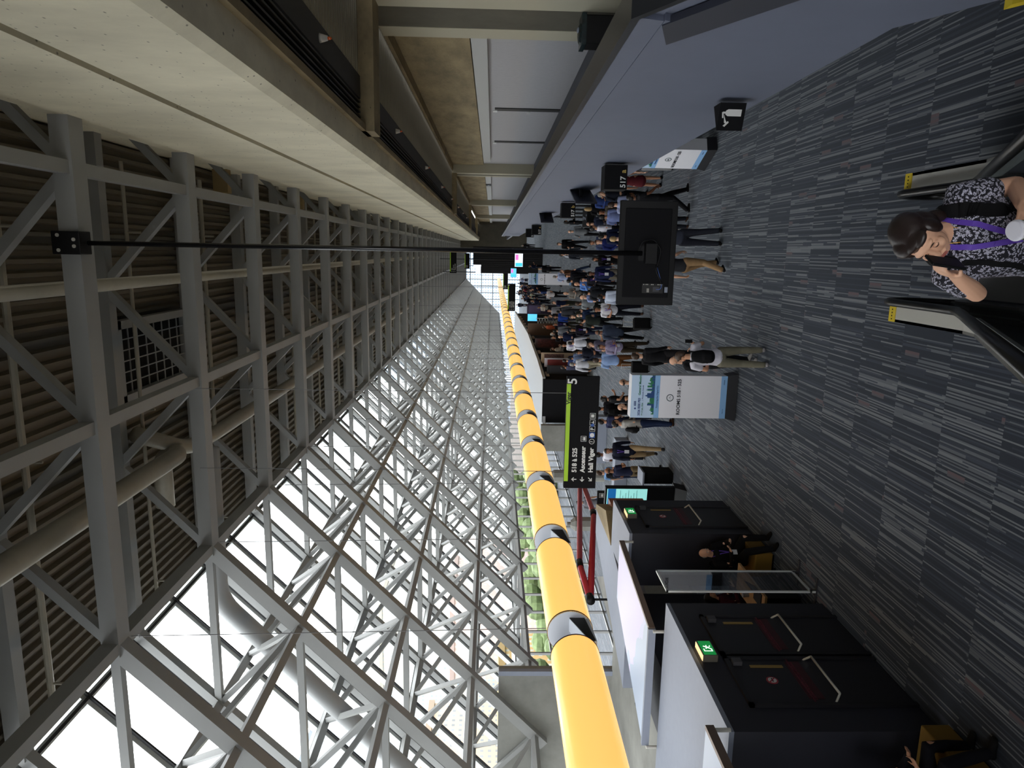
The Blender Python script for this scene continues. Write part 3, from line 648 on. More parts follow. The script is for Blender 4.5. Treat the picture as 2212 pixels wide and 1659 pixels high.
def far_sign(x0, x1, z0, z1, y, lab, lines, five=False, top=12.15):
    r, w, h = sign_big(x0, x1, z0, z1, y, lab); m = MB().mat(TXT)
    for i, l in enumerate(lines):
        z = h * (.62 - i * .23); text(l, h * .2, (w * .13, -.003, z), FACE, TXT, 'lettering', r, .002); arrow(m, w * .07, z + h * .07, h * .15, [0, math.pi / 2, math.radians(135)][i])
    if five: text('5', h * .3, (w * .93, -.003, h * .78), FACE, TXT, 'lettering', r, .004)
    a = m.build('arrows', None, r); a.location.y = -.003
    for x_ in (.15, .85): MB().tube([(w * x_, .05, h), (w * x_, .05, top - z0)], .015, 6).build('wire', mat('wire', (110, 110, 112)), r)
far_sign(-4.24, -2.29, 3.66, 4.2, 50, 'black sign with green band hanging just right of the far end of glowing tube', ['518 \u00e0 525', 'Ascenseur', 'Hall Viger'], True)
far_sign(-4.04, -2.33, 3.66, 4.18, 75, 'smaller black and green sign hanging behind and right of another near the tube end', ['518', 'Hall'])
far_sign(-2.0, .0, 8.49, 9.07, 62, 'black and green sign hanging high under the ribbed roof beside the television pole', ['516', '511 \u00e0 515', 'Restaurants'])
far_sign(-1.66, -.27, 7.40, 7.85, 64, 'small black and green sign hanging above the dark drapes at hall end', ['510', '511'])
# room signs on the parapet
def room_sign(x, y, z, s, lab, txt1, txt2):
    r = empty('room_sign', (x, y, z)); tag(r, lab, 'room sign'); MB().box((-s, 0, -.42 * s / .44), (0, s, 0)).build('board', BLACKM, r)
    if txt1:
        text(txt1, s * .31, (-s * .93, -.003, -s * .88), FACE, TXT, 'lettering', r, .003); text(txt2, s * .31, (-s * .33, -.003, -s * .88), FACE, mat('sign_gold', (200, 170, 90), .5), 'lettering', r, .003)
room_sign(1.6, 13.3, 3.25, .44, 'black box sign reading 517a on the grey blue wall', '517', 'a')
room_sign(1.6, 23.6, 3.05, .48, 'black box sign reading 517b farther along the grey blue wall', '517', 'b')
room_sign(1.62, 44, 2.9, .6, 'small black room sign near the far end of the grey blue wall', '517', 'c')
room_sign(1.62, 52, 2.9, .6, 'black room sign beyond all others on the grey blue wall', '517', 'd')
# extinguisher marker
r = empty('extinguisher_sign', (1.6, 7.9, 2.75)); tag(r, 'black angled sign with white fire extinguisher pictogram on grey blue wall', 'sign')
m = MB(); m.prism([(-.27, -.02, -.14), (0, -.12, -.14), (0, .12, -.14)], (0, 0, .28)); m.build('board', BLACKM, r)
nrm = Vector((-.1, -.27, 0)).normalized(); ax = Vector((.27, -.1, 0)).normalized(); org = Vector((-.27, -.02, 0)) + nrm * .002
m = MB(); PX = lambda pts: m.prism([org + ax * a + Vector((0, 0, b_)) for a, b_ in pts], nrm * .003)
PX([(.15, -.1), (.22, -.1), (.22, .045), (.205, .07), (.165, .07), (.15, .045)]); PX([(.175, .07), (.195, .07), (.195, .1), (.175, .1)]); PX([(.13, .085), (.19, .095), (.19, .11), (.13, .1)])
PX([(.17, .085), (.11, .06), (.07, .03), (.08, .07)]); PX([(.05, .08), (.1, .03), (.085, .02), (.04, .06)])
m.build('pictogram', TXT, r)
# wedge monitors on the parapet
def wedge(y0, y1, z, lab):
    r = empty('wall_monitor', (1.6, y0, z)); tag(r, lab, 'monitor')
    L = y1 - y0; MB().prism([(0, L, .3), (-.4, .0, .3), (-.4, 0, -.25), (0, L, -.25)], (.05, .03, 0)).build('screen', mat('monitor_face', (52, 52, 58), .3), r)
    MB().bar((0, L * .5, .1), (-.2, L * .4, .1), .06).build('bracket', BLACK, r)
wedge(17.9, 19.3, 2.95, 'flat monitor tilted out of the grey wall between signs 517a and 517b')
wedge(30, 31.2, 3.0, 'flat monitor tilted out of the grey wall beyond sign 517b')
# ================================================================ white poster totem
SKY = mat('poster_sky', (190, 214, 240), .5); PW = mat('poster_white', (232, 233, 240), .55); PB = mat('poster_blue', (140, 186, 232), .5); PG = mat('poster_green', (38, 120, 82), .5); PN = mat('poster_navy', (30, 72, 128), .5); INK = mat('ink', (22, 24, 34), .5); INKB = mat('ink_blue', (30, 60, 130), .5)
def totem(name, x0, x1, y, lab, arrowkind=0, tw=2.3, z0=.02):
    w = x1 - x0; r = empty(name, (x0, y, 0)); tag(r, lab, 'poster stand'); k = w / .94
    MB().box((-.0, .0, .24), (w, .3, tw)).build('panel_body', PW, r)
    MB().prism([(-.05, -.02, z0), (w + .05, -.02, z0), (w, 0, .24), (0, 0, .24)], (0, .34, 0)).build('base', mat('totem_base', (30, 31, 36), .5), r)
    m = MB(); T_ = tw
    m.mat(SKY).box((0, -.003, T_ - .5), (w, 0, T_)); m.mat(PB).box((0, -.005, T_ - .61), (w, 0, T_ - .5)); m.box((0, -.005, .24), (w, 0, .37))
    m.mat(PG).box((.14 * w, -.0065, T_ - .5), (w, 0, T_ - .44)); random.seed(3); x = .08 * w
    while x < w - .04:
        ww = random.uniform(.018, .045) * k; hh = random.uniform(.05, .16) * (1 if x > .2 * w else .5); m.mat(PG if random.random() < .65 else PN).box((x, -.007, T_ - .5), (min(x + ww, w), 0, T_ - .5 + hh)); 
        if random.random() < .3: m.prism([(x, -.007, T_ - .5 + hh), (x + ww, -.007, T_ - .5 + hh), (x + ww / 2, -.007, T_ - .5 + hh + .05)], (0, .004, 0))
        x += ww * .9
    m.mat(PN); x = .55 * w
    while x < w: m.box((x, -.009, T_ - .5), (x + .05 * k, 0, T_ - .5 + random.uniform(.03, .08))); x += .06
    m.build('printed_face', None, r)
    tx = lambda s, sz, a, z, mm, b=0, al='LEFT': text(s, sz * k, (a * w, -.011, z), FACE, mm, 'lettering', r, b, al)
    tx('IEEE', .062, .28, T_ - .11, INKB, .001); tx('2026 IEEE PES', .068, .05, T_ - .2, INKB, .0012); tx('General Meeting', .068, .535, T_ - .2, PG, .0012)
    tx('19\u201323 July 2026', .044, .05, T_ - .26, PG); tx('|  Montreal, Canada', .042, .41, T_ - .26, INKB)
    tx('Powering the Digital Era', .05, .5, T_ - .575, INKB, 0, 'CENTER')
    tx('ROOMS 518 - 525', .104, .5, T_ - 1.06, INK, .0016, 'CENTER')
    tx('#ieeepes', .03, .8, .3, INKB); tx('Scan me', .03, .12, .3, INKB)
    m = MB().mat(INKB); cx, cz = .22 * w, T_ - .095; m.prism([(cx - .025, -.01, cz), (cx, -.01, cz - .025), (cx + .025, -.01, cz), (cx, -.01, cz + .025)], (0, .003, 0))
    c2 = T_ - .84; cx = .48 * w; n = 28; vs = []
    m.mat(mat('ink_teal', (20, 60, 70), .5))
    for i in range(n):
        a = 2 * math.pi * i / n; vs += [(cx + math.cos(a) * .078, -.008, c2 + math.sin(a) * .078), (cx + math.cos(a) * .063, -.008, c2 + math.sin(a) * .063)]
    m.add(vs, [(2 * i, 2 * i + 1, (2 * i + 3) % (2 * n), (2 * i + 2) % (2 * n)) for i in range(n)])
    m.bar((cx - .03, -.009, c2 - .015), (cx, -.009, c2 + .018), .004, .014, (0, 1, 0)); m.bar((cx, -.009, c2 + .018), (cx + .03, -.009, c2 - .015), .004, .014, (0, 1, 0))
    m.build('emblem', None, r)
    return r
totem('poster_totem', -3.48, -2.55, 14.5, 'tall white poster stand reading ROOMS 518 - 525 with skyline print')
t2 = totem('poster_totem', -2.1, -1.38, 45, 'distant white poster stand with skyline print facing the camera near the crowd', tw=3.0)
t3 = totem('poster_totem', 0, .9, 0, 'white poster stand half hidden under the grey blue wall, seen nearly edge on', tw=1.9)
t3.location = (2.1, 17.95, 0); t3.rotation_euler.z = math.radians(-68)
tag(MB().box((2.7, 18.4, .05), (2.72, 20.2, .25)).build('red_floor_banner', mat('banner_red', (190, 60, 40), .5)), 'low red and white strip on the floor below the grey blue wall', 'banner')
# info screen kiosk on left
r = empty('info_kiosk', (-6.55, 18.0, 0), math.radians(-8)); tag(r, 'black information kiosk with bright touch screen beside the farther exit wall', 'kiosk')
MB().box((-.28, 0, .25), (.28, .14, 2.15)).build('body', BLACK, r, bevel=.01); MB().box((-.24, -.006, 1.0), (.24, 0, 2.1)).build('screen', SCREEN, r)
MB().box((-.24, -.009, 1.86), (.24, -.003, 2.08)).build('screen_header', lampmat('screen_navy', (30, 100, 165), .5), r)
MB().prism([(-.34, -.3, 0), (.34, -.3, 0), (.3, -.05, .25), (-.3, -.05, .25)], (0, .35, 0)).build('base', BLACK, r)
m = MB()
for i in range(7): m.box((-.2, -.009, 1.28 + i * .075), (.2 - (i % 3) * .08, -.006, 1.29 + i * .075))
m.build('screen_text', mat('screen_ink', (60, 110, 120), .6), r)
r = empty('reception_desk', (-6.35, 19.3, 0)); tag(r, 'black counter with white top behind the touch screen kiosk', 'counter'); MB().box((-.2, -.2, 0), (.12, .4, .85)).build('counter_body', BLACKM, r); MB().box((-.25, -.25, .85), (.15, .45, .9)).build('counter_top', WHITE, r)
r = empty('lift_sign', (-7.3, 19.0, 2.2)); tag(r, 'small black sign with white lift pictogram left of the red pipes', 'sign'); MB().box((0, 0, -.26), (.55, .06, 0)).build('board', BLACKM, r); m = MB().mat(TXT); icon(m, .42, -.12, .13, 'lift'); MB().tube([(.1, .04, -2.2), (.1, .04, -.26)], .02, 8).build('post', BLACK, r); q = m.build('pictogram', None, r); q.location.y = -.003
# white low walls
for i, (x_, y_, wd) in enumerate(((-8.2, 25.6, 2.3), (-8.4, 30.5, 2.2))): tag(MB().box((x_ - wd / 2, y_, 0), (x_ + wd / 2, y_ + .5, .5)).build('low_bench', WHITE, bevel=.02), ['long white bench block behind the standing man with a badge', 'farther long white bench block by the windows'][i], 'bench')
# trash can on the gallery
r = empty('trash_can', (3.75, 12.9, 3.2)); tag(r, 'black waste bin with crumpled liner standing on the gallery', 'bin'); MB().box((-.25, -.2, 0), (.22, .2, .62)).build('bin_body', BLACK, r, bevel=.02)
random.seed(5); m = MB(); m.box((-.27, -.22, .56), (.24, .22, .64)); m.ell((-.05, 0, .64), (.18, .16, .05)); m.build('bin_liner', mat('liner', (30, 45, 48), .25, noise=.6, nscale=12), r); MB().ell((.0, -.05, .68), (.05, .05, .03)).build('white_cup_in_bin', WHITE, r)
# exit pictogram on gallery header, ceiling sprinklers
r = empty('gallery_sign', (4.28, 47.8, 5.65)); tag(r, 'tiny black and white sign on the grey box above gallery wall', 'sign'); MB().box((-.03, -.5, -.17), (0, .5, .17)).build('board', BLACK, r); MB().box((-.04, -.25, -.06), (-.03, .25, .06)).build('pictogram', WHITE, r)
tag(MB().box((4.46, 43.6, 4.1), (4.5, 44.5, 4.95)).build('wall_plate', mat('grey_plate', (80, 78, 74), .5)), 'narrow grey plate on the gallery wall below the ceiling', 'plate')
for i in range(8):
    r = empty('sprinkler', (2.57, 9.4 + 6.9 * i, 7.5)); tag(r, 'small metal sprinkler on the dark soffit, %s from camera' % ORD[i], 'sprinkler', 'sprinklers of the dark soffit')
    MB().tube([(0, 0, 0), (0, 0, -.03), (0, 0, -.1)], [.06, .05, .03], 12).build('housing', STAIN, r, smooth=True); MB().ell((0, 0, -.12), (.02, .02, .03)).build('glass_bulb', mat('orange_bulb', (210, 90, 30), .3), r)
# far end drapes, screens, exhibition furniture
for i, (x0, x1, y, z1, lab) in enumerate(((-1.5, .35, 75, 7.4, 'tall black drape wall right of the hall end behind the pole'), (-2.6, -1.7, 82, 7.0, 'tall black drape wall next to the pale end windows'))):
    m = MB(); x = x0
    while x < x1: m.box((x, y, 0), (x + .14, y + .1, z1)); m.box((x + .14, y + .05, 0), (x + .24, y + .15, z1)); x += .24
    tag(m.build('drape_wall', mat('black_drape', (20, 20, 22), .8)), lab, 'drape')
tag(MB().box((-1.75, 78, 6.6), (-.9, 78.1, 7.4)).build('lit_panel', SCREENW), 'small bright white panel over the black drapes at hall end', 'panel')
tag(MB().box((-2.2, 70, 6.5), (-1.6, 70.1, 7.0)).build('lit_panel', SCREENW), 'white lit panel left of another one over the black drapes', 'panel')
for i, (x0, x1, z0, z1, y, mm, lab) in enumerate(((-1.5, -.2, 2.4, 3.2, 68, SCREENW, 'bright screen with pink and cyan picture hanging beside the television pole'), (-2.6, -1.7, 2.9, 3.5, 71, SCREENB, 'smaller blue and violet screen left of another bright screen'))):
    r = empty('hanging_screen', (x0, y, z0)); tag(r, lab, 'screen'); MB().box((0, .02, 0), (x1 - x0, .1, z1 - z0)).build('case', BLACK, r); MB().box((.02, 0, .02), (x1 - x0 - .02, .02, z1 - z0 - .02)).build('display', mm, r)
    MB().tube([((x1 - x0) / 2, .06, z1 - z0), ((x1 - x0) / 2, .06, 12.15 - z0)], .03, 8).build('pole', BLACK, r)
    m = MB(); w_ = x1 - x0; m.mat(lampmat('pix_cyan', (60, 190, 230), 1)).box((.05, -.01, .05), (w_ * .3, 0, (z1 - z0) * .9)); m.mat(lampmat('pix_pink', (225, 110, 190), 1)).box((w_ * .5, -.01, (z1 - z0) * .55), (w_ * .9, 0, (z1 - z0) * .9)); m.build('picture', None, r)
def booth(name, x, y, w, h, m1, lab, cat, rz=0, pic=None):
    r = empty(name, (x, y, 0), rz); tag(r, lab, cat); MB().box((-w / 2, 0, 0), (w / 2, .1, h)).build('board', m1, r)
    if pic: MB().box((-w / 2 + .08, -.01, h * .45), (w / 2 - .08, 0, h * .93)).build('print', pic, r)
    return r
booth('exhibition_board', -6.25, 36.9, .45, 2.3, mat('booth_black', (26, 27, 33), .5), 'black exhibition board with thin lilac stripe beside the green sign', 'board', 0, mat('booth_dark2', (36, 38, 48), .5))
booth('exhibition_board', -6.1, 38.4, .5, 2.33, mat('booth_white', (190, 186, 196), .5), 'white and red exhibition board behind the black one', 'board', 0, mat('booth_red', (130, 50, 50), .5))
booth('exhibition_board', -6.05, 40.0, .55, 2.4, mat('booth_cream', (196, 176, 150), .5), 'cream exhibition poster board with small pictures', 'board', .2, mat('booth_pics', (110, 80, 78), .6, noise=.8, nscale=10))
booth('exhibition_board', -6.0, 46, .65, 2.4, mat('booth_dkred', (60, 34, 34), .5), 'dark red exhibition display in the middle of exhibition area', 'board', 0, mat('booth_dkred2', (90, 40, 40), .6, noise=.7, nscale=6))
booth('exhibition_board', -5.75, 52, .9, 2.6, mat('booth_brown', (80, 56, 34), .5), 'large brown exhibition wall in the distance', 'board')
booth('exhibition_board', -5.07, 62, .8, 2.2, mat('booth_purple', (58, 48, 76), .5), 'purple roll up display far back near the blue screen', 'board', 0, mat('booth_purple2', (84, 74, 108), .5))
r = empty('booth_screen', (-5.43, 58, 0)); tag(r, 'bright cyan booth screen on a black stand in the exhibition area', 'screen'); MB().box((-.25, .02, 0), (.25, .12, 2.3)).build('stand', BLACK, r); MB().box((-.29, 0, 1.55), (.29, .02, 2.33)).build('display', SCREENB, r)
r = empty('truss_stand', (-5.7, 55, 0)); tag(r, 'low silver lattice stand below the cyan booth screen', 'stand')
m = MB()
for x_ in (-.5, .5): m.bar((x_, 0, 0), (x_, 0, 1.8), .05)
for i in range(8): m.bar((-.5, 0, .22 * i), (.5, 0, .22 * (i + 1)), .03); m.bar((.5, 0, .22 * i), (-.5, 0, .22 * (i + 1)), .03)
m.build('lattice', ALU, r)
for i, (x_, y_) in enumerate(((1.75, 35.4), (1.55, 31.0))):
    r = empty('registration_table', (x_, y_, 0)); tag(r, ['black draped table with papers beyond sign 517b', 'black draped table nearer the television among the queue'][i], 'table')
    MB().box((-.5, -.9, 0), (.4, .9, .76)).build('table_cloth', BLACKM, r); random.seed(i)
    for j in range(5): MB().box((-.35 + random.random() * .4, -.7 + j * .28, .76), (-.15 + random.random() * .3, -.55 + j * .28, .775)).build('paper', WHITE, r)
m = MB()
for i in range(12): m.box((1.85 + i * .2, 39.0, 0), (1.95 + i * .2, 39.1, 2.9))
tag(m.build('slat_screen', mat('dark_slat', (34, 34, 38), .5)), 'dark vertical slat screen below the far end of grey wall', 'screen')
# ================================================================ escalator rising to the camera
r = empty('escalator', (.1, 6.4, 0)); tag(r, 'escalator with black handrails and steel ends rising toward the camera', 'escalator')
s30 = math.tan(math.radians(30)); YK = 6.4
def rail_path(x, dz=0, yend=.8):
    pts = []
    for i in range(9):
        a = math.radians(-90 + 180 * i / 8); pts.append((x, 7.4 - YK + .0 + math.cos(a) * .33, .66 + math.sin(a) * .33 + dz))
    pts += [(x, .25, .99 + dz), (x, -.1, 1.02 + dz), (x, -.5, .99 + .25 + dz)]
    pts += [(x, -(YK - yend), .99 + (YK - yend) * s30 - .05 + dz)]
    return pts
for sx, x in ((-1, -.57), (1, .57)):
    m = MB(); pts = rail_path(x); m.tube(pts, .042, 12); m.build('handrail', RUBBER, r, smooth=True)
    m = MB(); poly = [(x, 1.0, .38), (x, 1.28, .66), (x, 1.0, .95), (x, .2, .95), (x, -.1, .98), (x, -.5, 1.18), (x, -5.6, 4.12), (x, -5.6, 3.4), (x, -.4, .4), (x, 0, .3)]
    m.prism(poly, (.012, 0, 0)); m.build('balustrade_glass', DKGLASS, r)
    xi, xo = x + sx * .05, x + sx * .22; L5 = .93 + 5.5 * s30
    MB().prism([(xi, 1.22, .84), (xi, 1.22, .87), (xi, 0, .87), (xi, -.25, .93), (xi, -5.8, L5), (xi, -5.8, L5 - .04), (xi, -.25, .89), (xi, 0, .84)], (xo - xi, 0, 0)).build('steel_panel', STAIN, r)
    m = MB().mat(YEL); m.box((min(xi, xo), 1.2, .70), (max(xi, xo), 1.24, .875)); m.box((min(xi, xo), 1.12, .87), (max(xi, xo), 1.24, .876))
    m.mat(BLACK); [m.tube([(min(xi, xo) + .03 + .035 * j, 1.18, .876), (min(xi, xo) + .03 + .035 * j, 1.18, .879)], .008, 10) for j in range(4)]
    m.build('sensor_plate', None, r)
    m = MB(); m.prism([(x - sx * .03, 1.25, 0), (x - sx * .03, 1.25, .36), (x - sx * .03, 0, .36), (x - sx * .03, -.4, .5), (x - sx * .03, -5.7, .36 + 5.5 * s30), (x - sx * .03, -5.7, 5.0 * s30), (x - sx * .03, -.3, 0)], (sx * .05, 0, 0)); m.build('skirt', mat('skirt_dark', (72, 74, 78), .35, .3), r)
    m = MB(); m.prism([(xo, 1.22, 0), (xo, 1.22, .87), (xo, 0, .87), (xo, -.25, .93), (xo, -5.8, L5), (xo, -5.8, 5.0 * s30 - .3), (xo, -.5, -.1)], (-sx * .03, 0, 0)); m.build('outer_cladding', mat('cladding_grey', (82, 85, 93), .45), r)
    MB().box((min(xi, xo), 1.19, 0), (max(xi, xo), 1.22, .84)).build('end_plate', mat('skirt_dark', (72, 74, 78)), r)
MB().box((-.52, -.1, .0), (.52, 1.3, .02)).build('landing_plate', mat('landing_steel', (112, 114, 118), .4, .3), r)
for i in range(14):
    y = -.35 - .4 * i; z = .0 + .231 * i
    m = MB().mat(mat('step_metal', (98, 100, 100), .45, .3)); m.box((-.5, y - .4, z + .18), (.5, y, z + .22)); m.box((-.5, y - .02, z - .02), (.5, y, z + .2))
    for j in range(24): m.box((-.49 + j * .0415, y - .39, z + .22), (-.475 + j * .0415, y - .03, z + .228))
    m.mat(YEL).box((-.5, y - .04, z + .221), (.5, y + .001, z + .232)); m.box((-.5, y - .4, z + .221), (-.46, y, z + .232)); m.box((.46, y - .4, z + .221), (.5, y, z + .232))
    m.build('step', None, r)
# ================================================================ outside city
def facade(name, wall, pane, sc):
    m = mat(name, wall, .8); n = m.node_tree; b = n.nodes['Principled BSDF']; t = N(n, 'ShaderNodeTexCoord'); br = N(n, 'ShaderNodeTexBrick')
    mp = N(n, 'ShaderNodeMapping'); mp.inputs['Rotation'].default_value = (math.pi / 2, 0, 0)
    sp = N(n, 'ShaderNodeSeparateXYZ'); cb = N(n, 'ShaderNodeCombineXYZ'); ad = N(n, 'ShaderNodeMath'); ad.operation = 'ADD'
    n.links.new(t.outputs['Object'], sp.inputs[0]); n.links.new(sp.outputs[0], ad.inputs[0]); n.links.new(sp.outputs[1], ad.inputs[1]); n.links.new(ad.outputs[0], cb.inputs[0]); n.links.new(sp.outputs[2], cb.inputs[1])
    n.links.new(cb.outputs[0], br.inputs['Vector']); br.offset = 0; br.inputs['Color1'].default_value = rgb(*pane); br.inputs['Color2'].default_value = rgb(*[int(v * .85) for v in pane]); br.inputs['Mortar'].default_value = rgb(*wall)
    br.inputs['Scale'].default_value = sc; br.inputs['Mortar Size'].default_value = .14; br.inputs['Mortar Smooth'].default_value = 0; br.inputs['Brick Width'].default_value = .5; br.inputs['Row Height'].default_value = .5
    n.links.new(br.outputs['Color'], b.inputs['Base Color']); return m
BL = [(-52, 6, 16, 12, 9, (228, 208, 198), (238, 230, 226), 'pink brick low building outside the glass slope, nearest'),
      (-48, 22, 14, 12, 12, (226, 222, 172), (238, 240, 228), 'yellow green building outside behind the glass slope'),
      (-68, 36, 20, 14, 14, (230, 212, 204), (205, 220, 232), 'salmon building with blue panes outside, behind the lower glass'),
      (-46, 50, 12, 12, 10, (230, 208, 184), (186, 192, 198), 'sand coloured building outside with grey windows'),
      (-70, 66, 26, 18, 26, (190, 200, 210), (225, 238, 245), 'pale blue grey office block outside the glass slope'),
      (-42, 78, 10, 16, 9, (224, 200, 190), (240, 235, 228), 'red brick house row outside beyond the yellow building'),
      (-60, 100, 24, 22, 20, (215, 210, 196), (200, 220, 235), 'cream tower block far outside along the glass'),
      (-33, 46, 6, 10, 4.0, (226, 190, 130), (245, 242, 225), 'cream yellow building seen below the glowing tube'),
      (-14, 175, 34, 20, 46, (205, 218, 232), (150, 175, 205), 'very tall pale blue tower beyond the end windows')]
for x_, y_, w_, d_, top, wc, pc_, lab in BL:
    r = empty('building', (x_, y_, -9)); tag(r, lab, 'building'); H_ = top + 9
    MB().box((-w_ / 2, -d_ / 2, 0), (w_ / 2, d_ / 2, H_)).build('facade', facade('facade_%d' % int(y_), wc, pc_, .8), r)
    MB().box((-w_ / 2 - .2, -d_ / 2 - .2, H_), (w_ / 2 + .2, d_ / 2 + .2, H_ + .5)).build('roof', mat('roof_%d' % int(y_), tuple(int(v * .8) for v in wc), .9), r)
LEAF = mat('leaves', (104, 122, 80), .8, noise=.4, nscale=3)
for i, (x_, y_) in enumerate(((-20.5, 38), (-22, 52), (-24, 62), (-27, 73))):
    r = empty('tree', (x_, y_, -9)); tag(r, 'leafy green tree outside the low windows below glowing tube, %s from camera' % ORD[i], 'tree', 'trees outside the low windows')
    MB().tube([(0, 0, 0), (.1, 0, 8)], [.25, .12], 8).build('trunk', mat('bark', (100, 85, 70), .9), r); random.seed(i); m = MB()
    for j in range(70): a = random.uniform(0, 6.28); q = random.uniform(0, 4.2); m.ell((math.cos(a) * q, math.sin(a) * q, 9.8 + random.uniform(-2.6, 2.0)), (.75, .75, .6), 8, 6)
    m.build('crown', LEAF, r)
# ================================================================ people
def V(*a): return Vector(a)
def chain(m, pts, rads, side=(1, 0, 0), n=12):
    """closed tube through pts with elliptic rings (a along side, b across), domed ends"""
    pts = [Vector(p) for p in pts]; rads = [r if isinstance(r, (tuple, list)) else (r, r) for r in rads]; side = Vector(side)
    N_ = len(pts); rings = []
    def frame(i):
        d = (pts[min(i + 1, N_ - 1)] - pts[max(i - 1, 0)]).normalized(); s = side - d * side.dot(d)
        if s.length < .2: s = d.orthogonal()
        s.normalize(); return d, s, d.cross(s)
    d, s, u = frame(0); r0 = min(rads[0])
    rings.append((pts[0] - d * r0 * .6, s, u, (rads[0][0] * .7, rads[0][1] * .7)))
    for i in range(N_): d, s, u = frame(i); rings.append((pts[i], s, u, rads[i]))
    r1 = min(rads[-1]); rings.append((pts[-1] + d * r1 * .6, s, u, (rads[-1][0] * .7, rads[-1][1] * .7)))
    vs = []; fs = []
    for c, s, u, (a, b) in rings:
        for k in range(n):
            t = 2 * math.pi * k / n; vs.append(c + s * a * math.cos(t) + u * b * math.sin(t))
    for i in range(len(rings) - 1):
        for k in range(n): fs.append((i * n + k, i * n + (k + 1) % n, (i + 1) * n + (k + 1) % n, (i + 1) * n + k))
    d0 = frame(0)[0]; vs.append(pts[0] - d0 * r0 * .9); a = len(vs) - 1
    for k in range(n): fs.append((a, (k + 1) % n, k))
    d1 = frame(N_ - 1)[0]; vs.append(pts[-1] + d1 * r1 * .9); a = len(vs) - 1; o = (len(rings) - 1) * n
    for k in range(n): fs.append((a, o + k, o + (k + 1) % n))
    m.add(vs, fs)
def fuse(m, name, voxel, smooth=3, cut=None):
    me = m.mesh(name); o = bpy.data.objects.new(name, me); COL.objects.link(o)
    r = o.modifiers.new('r', 'REMESH'); r.mode = 'VOXEL'; r.voxel_size = voxel
    if smooth: s = o.modifiers.new('s', 'SMOOTH'); s.factor = .5; s.iterations = smooth
    dg = bpy.context.evaluated_depsgraph_get(); out = bpy.data.meshes.new_from_object(o.evaluated_get(dg))
    bpy.data.objects.remove(o, do_unlink=True); out.name = name; out.shade_smooth()
    if cut:
        bm = bmesh.new(); bm.from_mesh(out); dl = [v for v in bm.verts if cut(v.co)]; bmesh.ops.delete(bm, geom=dl, context='VERTS'); bm.to_mesh(out); bm.free(); out.shade_smooth()
    return out
def hand(m, w, d, pn, s=1, curl=.5, thumb=1, grip=False):
    """w wrist, d direction, pn palm normal (side the fingers curl to), thumb side sign"""
    d = Vector(d).normalized(); pn = Vector(pn); pn = (pn - d * pn.dot(d)).normalized(); sd = d.cross(pn) * thumb; w = Vector(w)
    chain(m, [w, w + d * .04 * s, w + d * .08 * s], [(.026 * s, .018 * s), (.038 * s, .016 * s), (.038 * s, .013 * s)], sd, 10)
    for i, L in enumerate((.066, .074, .069, .054)):
        b = w + d * .082 * s + sd * (.029 - .0193 * i) * s; c1 = curl * .7; c2 = curl * 1.5
        d1 = (d * math.cos(c1) + pn * math.sin(c1)); d2 = (d * math.cos(c2) + pn * math.sin(c2)); d3 = (d * math.cos(c2 * 1.4) + pn * math.sin(c2 * 1.4))
        p1 = b + d1 * L * .45 * s; p2 = p1 + d2 * L * .32 * s; p3 = p2 + d3 * L * .2 * s
        chain(m, [b - d * .01 * s, p1, p2, p3], [.0095 * s, .009 * s, .0082 * s, .007 * s], sd, 8)
    t0 = w + d * .025 * s + sd * .028 * s; t1 = t0 + (d * .5 + sd * .75 + pn * .3).normalized() * .036 * s; t2 = t1 + (d * .8 + sd * .3 + pn * .6).normalized() * .03 * s
    chain(m, [t0, t1, t2], [.013 * s, .0105 * s, .008 * s], pn, 8)
def head(m, c, R3=None, s=1.0, fem=False):
    """c head centre; R3 rotates local head axes (face toward -Y)"""
    R3 = R3 or Matrix.Identity(3)
    def E(p, r, rot=None): m.ell(Vector(c) + R3 @ (Vector(p) * s), tuple(x * s for x in r), 16, 12, (R3 @ rot) if rot else R3)
    E((0, .012, .03), (.074, .094, .088)); E((0, -.022, -.03), (.056, .066, .072)); E((0, -.05, -.078), (.027, .026, .022))
    E((0, -.07, .035), (.052, .022, .016)); E((0, -.088, -.002), (.009, .012, .03)); E((0, -.1, -.02), (.0145, .014, .012))
    E((0, -.083, -.05), (.024, .012, .008)); E((0, -.082, -.06), (.02, .012, .008))
    for sx in (-1, 1):
        E((.037 * sx, -.062, -.02), (.024, .024, .024)); E((.074 * sx, .012, -.005), (.009, .018, .03)); E((.033 * sx, -.07, .004), (.016, .012, .01))
def headparts(c, R3=None, s=1.0):
    """eyes, brows, lips as coordinates for small child meshes"""
    R3 = R3 or Matrix.Identity(3); T_ = lambda p: Vector(c) + R3 @ (Vector(p) * s)
    f = MB()
    for sx in (-1, 1):
        f.mat(mat('eye_white', (205, 200, 195), .4)).ell(T_((.032 * sx, -.0765, .006)), (.0125 * s, .007 * s, .0062 * s), 10, 8, R3)
        f.mat(mat('iris_dark', (30, 20, 16), .3)).ell(T_((.032 * sx, -.0815, .006)), (.0055 * s, .003 * s, .0055 * s), 10, 8, R3)
    b = MB()
    for sx in (-1, 1): b.ell(T_((.032 * sx, -.088, .031)), (.019 * s, .006 * s, .0045 * s), 10, 6, R3)
    l = MB(); l.ell(T_((0, -.0935, -.0515)), (.021 * s, .005 * s, .0048 * s), 12, 6, R3); l.ell(T_((0, -.0925, -.0595)), (.018 * s, .005 * s, .005 * s), 12, 6, R3)
    return f, b, l
